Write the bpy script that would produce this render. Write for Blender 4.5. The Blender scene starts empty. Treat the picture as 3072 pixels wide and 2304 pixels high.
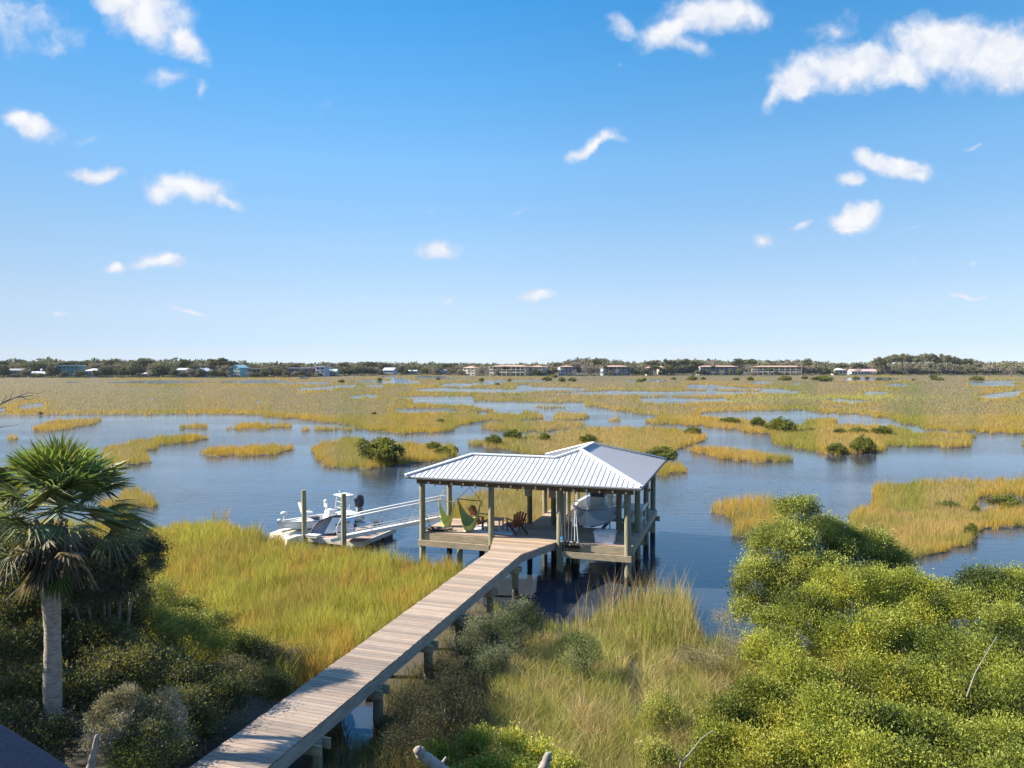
import bpy, math, random
import numpy as np
from mathutils import Vector, Matrix, Quaternion, Euler

# ------------------------------------------------------------------ camera, sky, sun, exposure
SC = bpy.context.scene
H, F, CX, YH = 9.0, 2200.0, 1536.0, 1094.0     # eye height, focal length in photo pixels, horizon row
PITCH = math.atan((1152 - YH) / F)
CAM = Vector((0, 0, H))
cd = bpy.data.cameras.new('camera'); cam = bpy.data.objects.new('camera', cd)
SC.collection.objects.link(cam)
cd.sensor_width = 36.0; cd.lens = 36.0 * F / 3072.0
cd.clip_start = 0.1; cd.clip_end = 8000
cam.location = CAM; cam.rotation_euler = (math.pi / 2 - PITCH, 0, 0)
SC.camera = cam
cp, sp = math.cos(PITCH), math.sin(PITCH)

def ray(px, py):
    a = (px - CX) / F; b = (1152 - py) / F
    return Vector((a, cp + b * sp, -sp + b * cp))
def G(px, py, z=0.0):                      # photo pixel + height -> point in the world
    r = ray(px, py); t = (z - H) / r.z
    return CAM + r * t
def D(px, py, y):                          # photo pixel + distance -> point in the world
    r = ray(px, py); return CAM + r * (y / r.y)
def Gv(px, py, z=0.0):
    a = (px - CX) / F; b = (1152 - py) / F
    t = (z - H) / (-sp + b * cp)
    return a * t, (cp + b * sp) * t
def PXv(x, y, z):                          # world -> photo pixel (arrays)
    dz = z - H
    fz = y * cp - dz * sp; uz = y * sp + dz * cp
    return CX + F * x / fz, 1152 - F * uz / fz

SUN_EL = math.radians(33.5)
SUN_DIR = Vector((-0.9965 * math.cos(SUN_EL), 0.083 * math.cos(SUN_EL), math.sin(SUN_EL))).normalized()
sl = bpy.data.lights.new('sun', 'SUN'); so = bpy.data.objects.new('sun', sl)
SC.collection.objects.link(so); so.location = (-40, 0, 40)
sl.energy = 5.0; sl.angle = math.radians(0.5); sl.color = (1.0, 0.93, 0.80)
so.rotation_euler = SUN_DIR.to_track_quat('Z', 'Y').to_euler()

W = bpy.data.worlds.new("World"); SC.world = W; W.use_nodes = True
SKY_STRENGTH = 0.105
EXPO = 1.5
def build_world():
    nt = W.node_tree; N = nt.nodes; L = nt.links
    for n in list(N): N.remove(n)
    out = N.new('ShaderNodeOutputWorld'); bg = N.new('ShaderNodeBackground')
    L.new(bg.outputs[0], out.inputs[0]); bg.inputs[1].default_value = SKY_STRENGTH
    sky = N.new('ShaderNodeTexSky'); sky.sky_type = 'NISHITA'; sky.sun_disc = False
    sky.sun_elevation = SUN_EL
    sky.sun_rotation = math.atan2(SUN_DIR.x, SUN_DIR.y)
    sky.altitude = 0; sky.air_density = 1.0; sky.dust_density = 0.0; sky.ozone_density = 1.6
    hs = N.new('ShaderNodeHueSaturation'); hs.inputs['Saturation'].default_value = 1.12
    hs.inputs['Hue'].default_value = 0.5; hs.inputs['Value'].default_value = 1.0
    L.new(sky.outputs[0], hs.inputs['Color'])
    tc = N.new('ShaderNodeTexCoord')
    sep = N.new('ShaderNodeSeparateXYZ'); L.new(tc.outputs['Generated'], sep.inputs[0])
    # sky colour by elevation (milky blue low, azure above); bright zenith added unseen, filling shadows
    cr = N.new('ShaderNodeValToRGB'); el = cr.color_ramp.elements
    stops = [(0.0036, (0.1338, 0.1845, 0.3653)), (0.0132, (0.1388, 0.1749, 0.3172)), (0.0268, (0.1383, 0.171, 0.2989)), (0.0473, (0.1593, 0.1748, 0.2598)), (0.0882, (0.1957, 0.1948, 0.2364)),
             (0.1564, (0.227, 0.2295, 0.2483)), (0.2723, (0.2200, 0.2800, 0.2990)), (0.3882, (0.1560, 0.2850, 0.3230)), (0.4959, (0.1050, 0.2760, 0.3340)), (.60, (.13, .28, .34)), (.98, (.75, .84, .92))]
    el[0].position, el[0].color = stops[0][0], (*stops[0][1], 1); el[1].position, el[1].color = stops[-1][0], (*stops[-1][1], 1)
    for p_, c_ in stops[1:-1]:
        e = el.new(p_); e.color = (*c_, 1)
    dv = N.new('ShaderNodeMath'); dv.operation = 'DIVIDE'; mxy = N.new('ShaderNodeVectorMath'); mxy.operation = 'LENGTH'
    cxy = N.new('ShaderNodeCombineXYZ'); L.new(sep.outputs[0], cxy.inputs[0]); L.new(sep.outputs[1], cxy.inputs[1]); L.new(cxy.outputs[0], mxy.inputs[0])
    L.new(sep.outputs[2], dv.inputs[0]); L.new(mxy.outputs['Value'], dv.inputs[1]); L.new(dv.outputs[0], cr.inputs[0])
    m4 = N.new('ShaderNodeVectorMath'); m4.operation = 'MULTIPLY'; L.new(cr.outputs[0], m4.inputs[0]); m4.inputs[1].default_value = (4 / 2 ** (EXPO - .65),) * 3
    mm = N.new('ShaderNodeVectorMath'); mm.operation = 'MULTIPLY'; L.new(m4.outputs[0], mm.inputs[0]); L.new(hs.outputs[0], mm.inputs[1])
    def M(op, a, b=None, c=None, clamp=False):
        m = N.new('ShaderNodeMath'); m.operation = op; m.use_clamp = clamp
        for i, v in enumerate((a, b, c)):
            if v is None: continue
            if isinstance(v, (int, float)): m.inputs[i].default_value = v
            else: L.new(v, m.inputs[i])
        return m.outputs[0]
    ysafe = M('MAXIMUM', sep.outputs[1], 0.05)
    sx2 = M('MULTIPLY', sep.outputs[0], sep.outputs[0]); isl = M('LESS_THAN', sep.outputs[0], 0.0)
    azf = M('DIVIDE', 1.06, M('MULTIPLY_ADD', sx2, M('MULTIPLY_ADD', isl, 1.0, .35), 1.0))     # evens out the glow towards the sun
    azs = N.new('ShaderNodeVectorMath'); azs.operation = 'SCALE'; L.new(mm.outputs[0], azs.inputs[0]); L.new(azf, azs.inputs['Scale'])
    px = M('DIVIDE', sep.outputs[0], ysafe); pz = M('DIVIDE', sep.outputs[2], ysafe)
    comb = N.new('ShaderNodeCombineXYZ'); L.new(px, comb.inputs[0]); L.new(pz, comb.inputs[1])
    def noise(scale, detail, rough, vec, stretch=None):
        n = N.new('ShaderNodeTexNoise'); n.inputs['Scale'].default_value = scale
        n.inputs['Detail'].default_value = detail; n.inputs['Roughness'].default_value = rough
        L.new(vec, n.inputs['Vector']); return n
    w1 = noise(14, 5, 0.55, comb.outputs[0])
    sub = N.new('ShaderNodeVectorMath'); sub.operation = 'SUBTRACT'; L.new(w1.outputs['Color'], sub.inputs[0]); sub.inputs[1].default_value = (.5, .5, .5)
    sc = N.new('ShaderNodeVectorMath'); sc.operation = 'SCALE'; L.new(sub.outputs[0], sc.inputs[0]); sc.inputs['Scale'].default_value = 0.045
    add = N.new('ShaderNodeVectorMath'); add.operation = 'ADD'; L.new(comb.outputs[0], add.inputs[0]); L.new(sc.outputs[0], add.inputs[1])
    P = add.outputs[0]
    clouds = [(445,50,120,80,10,1),(555,130,75,50,35,1),(380,10,90,50,0,1),(500,235,70,24,0,.45),(600,272,16,28,0,.35),(70,70,150,75,10,.38),
      (95,382,88,40,14,1),(55,365,45,36,0,.95),(285,522,72,22,-6,.95),(565,560,112,44,4,1),(478,582,45,36,0,1),(665,592,58,20,22,.8),(270,410,40,12,-20,.3),
      (480,792,68,26,0,.95),(345,806,36,22,8,.95),(1312,746,62,28,-8,.9),(1250,755,28,16,0,.4),(1605,884,46,24,-6,.85),(1580,892,40,12,0,.6),(1765,440,88,18,-30,.75),(1820,412,45,12,-5,.5),
      (2130,48,150,58,0,1.05),(2010,90,85,42,-20,.9),(1870,75,45,32,20,.45),(2070,135,55,26,20,.65),(2250,60,60,40,0,.7),(1860,188,14,10,0,.3),
      (2850,140,160,92,0,1.15),(3030,170,140,95,0,1.2),(2560,200,180,62,0,1.1),(2410,235,90,55,-25,1),(2325,290,55,24,-50,.75),(2700,205,110,50,0,1.0),(2505,92,60,42,0,.38),
      (2695,505,100,34,6,1.05),(2590,485,36,26,30,.9),(2745,528,48,22,10,.95),(2545,547,38,22,8,1),(2565,652,84,36,-4,1.05),(2545,682,52,16,0,.9),
      (2400,672,42,12,-10,.55),(2282,717,34,18,0,.6),(2925,455,30,12,-22,.5),(2720,690,45,8,-25,.3),(2920,888,70,8,-2,.6),(2740,790,14,8,0,.2),(2915,782,16,8,0,.4),(2725,902,18,7,0,.3),
      (560,940,60,9,3,.4),(200,952,34,6,0,.35),(465,948,20,6,0,.3),(890,918,18,8,0,.3),(1340,910,20,8,-20,.35),(1010,310,30,42,10,.2),(1560,628,35,6,-14,.3),
      (1510,1080,36,14,0,.5),(1640,1078,60,10,0,.35),(2052,1066,34,17,0,.62),(2110,1066,30,12,0,.45),(2045,1045,26,20,0,.45),(2530,1078,30,9,0,.5),(1910,1074,28,8,0,.35),(2390,875,30,10,-8,.3),(2435,860,20,8,-8,.25),(1285,560+68,20,10,0,.15)]
    acc = None
    for (cx, cy, rx, ry, rot, s) in clouds:
        r = ray(cx, cy)
        mp = N.new('ShaderNodeMapping'); mp.vector_type = 'TEXTURE'
        mp.inputs['Location'].default_value = (r.x / r.y, r.z / r.y, 0)
        mp.inputs['Rotation'].default_value = (0, 0, -math.radians(rot))
        mp.inputs['Scale'].default_value = (rx * 1.35 / F, ry * 1.35 / F, 1)
        L.new(P, mp.inputs['Vector'])
        ln = N.new('ShaderNodeVectorMath'); ln.operation = 'LENGTH'; L.new(mp.outputs[0], ln.inputs[0])
        f = M('MULTIPLY_ADD', ln.outputs['Value'], -s, s)
        acc = f if acc is None else M('SMOOTH_MAX', acc, f, 0.15)
    w2 = noise(24, 9, 0.6, P)
    nz = M('MULTIPLY_ADD', w2.outputs['Fac'], 1.15, -0.575)
    val = M('ADD', acc, nz)
    mr = N.new('ShaderNodeMapRange'); mr.interpolation_type = 'SMOOTHSTEP'
    mr.inputs['From Min'].default_value = 0.0; mr.inputs['From Max'].default_value = 0.70
    L.new(val, mr.inputs['Value'])
    front = M('GREATER_THAN', sep.outputs[1], 0.06)
    up = M('GREATER_THAN', sep.outputs[2], 0.0)
    al = M('MULTIPLY', M('MULTIPLY', mr.outputs[0], front), up)
    al = M('MULTIPLY', al, 0.96)
    # soft lilac undersides against bright tops
    w3 = noise(9, 4, 0.5, P)
    ccol = N.new('ShaderNodeMix'); ccol.data_type = 'RGBA'
    cs = 1.0 / SKY_STRENGTH / 2 ** EXPO
    ccol.inputs['A'].default_value = (0.70 * cs, 0.77 * cs, 0.92 * cs, 1)
    ccol.inputs['B'].default_value = (0.97 * cs, 0.98 * cs, 1.0 * cs, 1)
    shf = N.new('ShaderNodeVectorMath'); shf.operation = 'ADD'; L.new(P, shf.inputs[0]); shf.inputs[1].default_value = (-.012, .016, 0)
    w2b = noise(24, 4, 0.55, shf.outputs[0]); rel = M('SUBTRACT', w2.outputs['Fac'], w2b.outputs['Fac'])
    val2 = M('MULTIPLY_ADD', rel, 1.6, val)
    c2 = M('MULTIPLY_ADD', val2, 1.1, M('MULTIPLY_ADD', w3.outputs['Fac'], 1.2, -0.75), clamp=True)
    L.new(c2, ccol.inputs['Factor'])
    mix = N.new('ShaderNodeMix'); mix.data_type = 'RGBA'
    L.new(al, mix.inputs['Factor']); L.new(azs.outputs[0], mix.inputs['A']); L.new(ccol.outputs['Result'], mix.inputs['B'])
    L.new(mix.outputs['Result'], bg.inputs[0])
build_world()
SC.view_settings.view_transform = 'Standard'; SC.view_settings.look = 'None'
SC.view_settings.exposure = EXPO; SC.view_settings.gamma = 1.0; SC.view_settings.use_curve_mapping = False
SC.cycles.max_bounces = 5; SC.cycles.diffuse_bounces = 2; SC.cycles.glossy_bounces = 3
SC.cycles.transmission_bounces = 4; SC.cycles.transparent_max_bounces = 6
SC.cycles.caustics_reflective = False; SC.cycles.caustics_refractive = False
SC.cycles.use_denoising = True
SC.cycles.sample_clamp_indirect = 4

# ------------------------------------------------------------------ helpers
COL = SC.collection
rng = np.random.default_rng(7)
random.seed(7)

def nodes_of(m):
    m.use_nodes = True; nt = m.node_tree
    for n in list(nt.nodes): nt.nodes.remove(n)
    out = nt.nodes.new('ShaderNodeOutputMaterial'); b = nt.nodes.new('ShaderNodeBsdfPrincipled')
    nt.links.new(b.outputs[0], out.inputs[0]); return nt, out, b
def mat(name, col, rough=0.6, metal=0.0, var=0.18, scale=6.0, stretch=(1, 1, 1), bump=0.0, rot=0.0, spec=0.5, attr=False, detail=5):
    """plain procedural material: base colour broken up by noise; optional per-face colour attribute and bump"""
    m = bpy.data.materials.new(name); nt, out, b = nodes_of(m); N = nt.nodes; L = nt.links
    tc = N.new('ShaderNodeTexCoord'); mp = N.new('ShaderNodeMapping')
    mp.inputs['Scale'].default_value = stretch; mp.inputs['Rotation'].default_value = (0, 0, rot)
    L.new(tc.outputs['Object'], mp.inputs[0])
    n = N.new('ShaderNodeTexNoise'); n.inputs['Scale'].default_value = scale; n.inputs['Detail'].default_value = detail
    n.inputs['Roughness'].default_value = 0.6
    L.new(mp.outputs[0], n.inputs[0])
    mr = N.new('ShaderNodeMapRange'); mr.inputs['From Min'].default_value = .28; mr.inputs['From Max'].default_value = .72
    mr.inputs['To Min'].default_value = 1 - var; mr.inputs['To Max'].default_value = 1 + var
    L.new(n.outputs['Fac'], mr.inputs['Value'])
    vm = N.new('ShaderNodeVectorMath'); vm.operation = 'SCALE'
    if attr:
        at = N.new('ShaderNodeAttribute'); at.attribute_name = 'col'
        mu = N.new('ShaderNodeVectorMath'); mu.operation = 'MULTIPLY'
        L.new(at.outputs['Vector'], mu.inputs[0]); mu.inputs[1].default_value = col[:3]
        L.new(mu.outputs[0], vm.inputs[0])
    else: vm.inputs[0].default_value = col[:3]
    L.new(mr.outputs[0], vm.inputs['Scale'])
    L.new(vm.outputs[0], b.inputs['Base Color'])
    b.inputs['Roughness'].default_value = rough; b.inputs['Metallic'].default_value = metal
    b.inputs['Specular IOR Level'].default_value = spec
    if bump:
        bp = N.new('ShaderNodeBump'); bp.inputs['Strength'].default_value = bump; bp.inputs['Distance'].default_value = 0.02
        L.new(n.outputs['Fac'], bp.inputs['Height']); L.new(bp.outputs[0], b.inputs['Normal'])
    return m
def leaf_mat(name, transl=0.3, rough=0.5, spec=0.35, tint=(1.15, 1.2, 0.6)):
    m = bpy.data.materials.new(name); nt, out, b = nodes_of(m); N = nt.nodes; L = nt.links
    at = N.new('ShaderNodeAttribute'); at.attribute_name = 'col'
    L.new(at.outputs['Color'], b.inputs['Base Color']); b.inputs['Roughness'].default_value = rough
    b.inputs['Specular IOR Level'].default_value = spec
    tr = N.new('ShaderNodeBsdfTranslucent'); mu = N.new('ShaderNodeVectorMath'); mu.operation = 'MULTIPLY'
    L.new(at.outputs['Vector'], mu.inputs[0]); mu.inputs[1].default_value = tint; L.new(mu.outputs[0], tr.inputs[0])
    mx = N.new('ShaderNodeMixShader'); mx.inputs[0].default_value = transl
    L.new(b.outputs[0], mx.inputs[1]); L.new(tr.outputs[0], mx.inputs[2]); L.new(mx.outputs[0], out.inputs[0])
    return m

def tag(o, label=None, cat=None, group=None, kind=None):
    if label: o['label'] = label
    if cat: o['category'] = cat
    if group: o['group'] = group
    if kind: o['kind'] = kind
    return o
def thing(name, label, cat, loc=(0, 0, 0), rotz=0.0, group=None):
    o = bpy.data.objects.new(name, None); COL.objects.link(o); o.empty_display_size = 0.2
    o.location = loc; o.rotation_euler = (0, 0, rotz); return tag(o, label, cat, group)
def link(name, me, m, parent=None):
    o = bpy.data.objects.new(name, me); COL.objects.link(o)
    if m is not None:
        for mm in (m if isinstance(m, (list, tuple)) else [m]): me.materials.append(mm)
    if parent is not None: o.parent = parent
    return o
def dup(root, loc=None, rotz=None, scale=None, label=None, group=None):
    def cp_(o, par):
        c = o.copy(); COL.objects.link(c); c.parent = par
        for ch in KIDS.get(o.name, []): cp_(ch, c)
        return c
    r = cp_(root, None)
    if loc is not None: r.location = loc
    if rotz is not None: r.rotation_euler = (0, 0, rotz)
    if scale is not None: r.scale = scale
    if label: r['label'] = label
    if group: r['group'] = group
    return r
KIDS = {}
def remember(root):                     # record the children once, for cheap copying
    def rec(o):
        KIDS[o.name] = list(o.children)
        for c in o.children: rec(c)
    bpy.context.view_layer.update(); rec(root); return root

def mesh_np(name, V, Fq, col=None, smooth=False):
    """V (n,3), Fq (m,k) -> mesh, optional per-face colours (m,3)"""
    me = bpy.data.meshes.new(name); V = np.ascontiguousarray(V, dtype=np.float32)
    Fq = np.ascontiguousarray(Fq, dtype=np.int32); m, k = Fq.shape
    me.vertices.add(len(V)); me.vertices.foreach_set('co', V.ravel())
    me.loops.add(m * k); me.loops.foreach_set('vertex_index', Fq.ravel())
    me.polygons.add(m); me.polygons.foreach_set('loop_start', np.arange(0, m * k, k, dtype=np.int32))
    if smooth: me.polygons.foreach_set('use_smooth', np.ones(m, dtype=bool))
    me.update(calc_edges=True)
    if col is not None:
        a = me.attributes.new('col', 'FLOAT_COLOR', 'FACE')
        c4 = np.ones((m, 4), dtype=np.float32); c4[:, :3] = col
        a.data.foreach_set('color', c4.ravel())
    return me

class MB:
    """collects solid shapes and links them as ONE mesh object"""
    def __init__(s): s.v = []; s.f = []; s.c = []; s.sm = []; s.col = (1, 1, 1)
    def add(s, vs, fs, smooth=False):
        b = len(s.v); s.v += [tuple(p) for p in vs]
        for f in fs: s.f.append([i + b for i in f]); s.c.append(s.col); s.sm.append(smooth)
    def hexa(s, p):          # 8 points: bottom ring then top ring
        s.add(p, [(3, 2, 1, 0), (4, 5, 6, 7), (0, 1, 5, 4), (1, 2, 6, 5), (2, 3, 7, 6), (3, 0, 4, 7)])
    def box(s, c, d, rz=0.0, M=None):
        x, y, z = d[0] / 2, d[1] / 2, d[2] / 2
        R = M if M is not None else Matrix.Rotation(rz, 3, 'Z')
        c = Vector(c)
        s.hexa([c + R @ Vector(q) for q in ((-x, -y, -z), (x, -y, -z), (x, y, -z), (-x, y, -z), (-x, -y, z), (x, -y, z), (x, y, z), (-x, y, z))])
    def bar(s, a, b, w, h, up=(0, 0, 1)):     # rectangular bar from a to b
        a, b = Vector(a), Vector(b); d = (b - a)
        if d.length < 1e-6: return
        d.normalize(); up = Vector(up)
        if abs(d.dot(up)) > .98: up = Vector((0, 1, 0))
        r = d.cross(up).normalized(); u = r.cross(d).normalized()
        r *= w / 2; u *= h / 2
        s.hexa([a - r - u, a + r - u, b + r - u, b - r - u, a - r + u, a + r + u, b + r + u, b - r + u])
    def cyl(s, a, b, r0, r1=None, n=10, cap=True):
        a, b = Vector(a), Vector(b); r1 = r0 if r1 is None else r1
        d = (b - a).normalized(); t = Vector((0, 0, 1)) if abs(d.z) < .9 else Vector((1, 0, 0))
        x = d.cross(t).normalized(); y = d.cross(x).normalized()
        vs = []
        for q, r in ((a, r0), (b, r1)):
            for i in range(n):
                w = 2 * math.pi * i / n; vs.append(q + x * (r * math.cos(w)) + y * (r * math.sin(w)))
        s.add(vs, [(i, i + n, (i + 1) % n + n, (i + 1) % n) for i in range(n)], True)
        if cap:
            s.add(vs[:n], [tuple(range(n))]); s.add(vs[n:], [tuple(range(n - 1, -1, -1))])
    def tube(s, pts, rs, n=7):
        pts = [Vector(p) for p in pts]
        if not isinstance(rs, (list, tuple)): rs = [rs] * len(pts)
        vs = []; k = len(pts); x = None
        for i, p in enumerate(pts):
            d = (pts[min(i + 1, k - 1)] - pts[max(i - 1, 0)]).normalized()
            if x is None:
                t = Vector((0, 0, 1)) if abs(d.z) < .9 else Vector((1, 0, 0)); x = d.cross(t).normalized()
            else: x = (x - d * x.dot(d)).normalized()
            y = d.cross(x)
            for j in range(n):
                w = 2 * math.pi * j / n; vs.append(p + x * (rs[i] * math.cos(w)) + y * (rs[i] * math.sin(w)))
        fs = [(i * n + j, i * n + (j + 1) % n, (i + 1) * n + (j + 1) % n, (i + 1) * n + j) for i in range(k - 1) for j in range(n)]
        s.add(vs, fs, True); s.add(vs[:n], [tuple(range(n - 1, -1, -1))]); s.add(vs[-n:], [tuple(range(n))])
    def lathe(s, c, prof, n=14):             # prof: list of (r, z)
        c = Vector(c); vs = []
        for r, z in prof:
            for j in range(n):
                w = 2 * math.pi * j / n; vs.append(c + Vector((r * math.cos(w), r * math.sin(w), z)))
        k = len(prof)
        s.add(vs, [(i * n + j, i * n + (j + 1) % n, (i + 1) * n + (j + 1) % n, (i + 1) * n + j) for i in range(k - 1) for j in range(n)], True)
        s.add(vs[:n], [tuple(range(n - 1, -1, -1))]); s.add(vs[-n:], [tuple(range(n))])
    def grid(s, P, smooth=True, close=False):      # rows of points
        r, c = len(P), len(P[0]); vs = [p for row in P for p in row]
        s.add(vs, [(i * c + j, i * c + j + 1, (i + 1) * c + j + 1, (i + 1) * c + j) for i in range(r - 1) for j in range(c - 1)], smooth)
    def slab(s, P, t):                        # solid from a polygon, extruded down by t
        n = len(P); P = [Vector(p) for p in P]; Q = [p - Vector((0, 0, t)) for p in P]
        s.add(P + Q, [tuple(range(n)), tuple(range(2 * n - 1, n - 1, -1))] + [(i, i + n, (i + 1) % n + n, (i + 1) % n) for i in range(n)])
    def build(s, name, m, parent=None, org=None):
        me = bpy.data.meshes.new(name)
        vs = s.v if org is None else [(v[0] - org[0], v[1] - org[1], v[2] - org[2]) for v in s.v]
        me.from_pydata(vs, [], s.f); me.polygons.foreach_set('use_smooth', s.sm); me.update()
        if any(c != (1, 1, 1) for c in s.c):
            a = me.attributes.new('col', 'FLOAT_COLOR', 'FACE')
            a.data.foreach_set('color', [x for c in s.c for x in (*c, 1.0)])
        return link(name, me, m, parent)

# value noise
def _h(i, j, s): 
    v = np.sin(i * 127.1 + j * 311.7 + s * 74.7) * 43758.5453
    return v - np.floor(v)
def vn(x, y, s=0):
    i = np.floor(x); j = np.floor(y); a = x - i; b = y - j
    a = a * a * (3 - 2 * a); b = b * b * (3 - 2 * b)
    return (_h(i, j, s) * (1 - a) + _h(i + 1, j, s) * a) * (1 - b) + (_h(i, j + 1, s) * (1 - a) + _h(i + 1, j + 1, s) * a) * b
def fbm(x, y, s=0, o=4):
    t = 0; amp = .5
    for k in range(o): t = t + amp * vn(x * 2 ** k, y * 2 ** k, s + k * 3.1); amp *= .5
    return t / (1 - .5 ** o)
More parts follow.
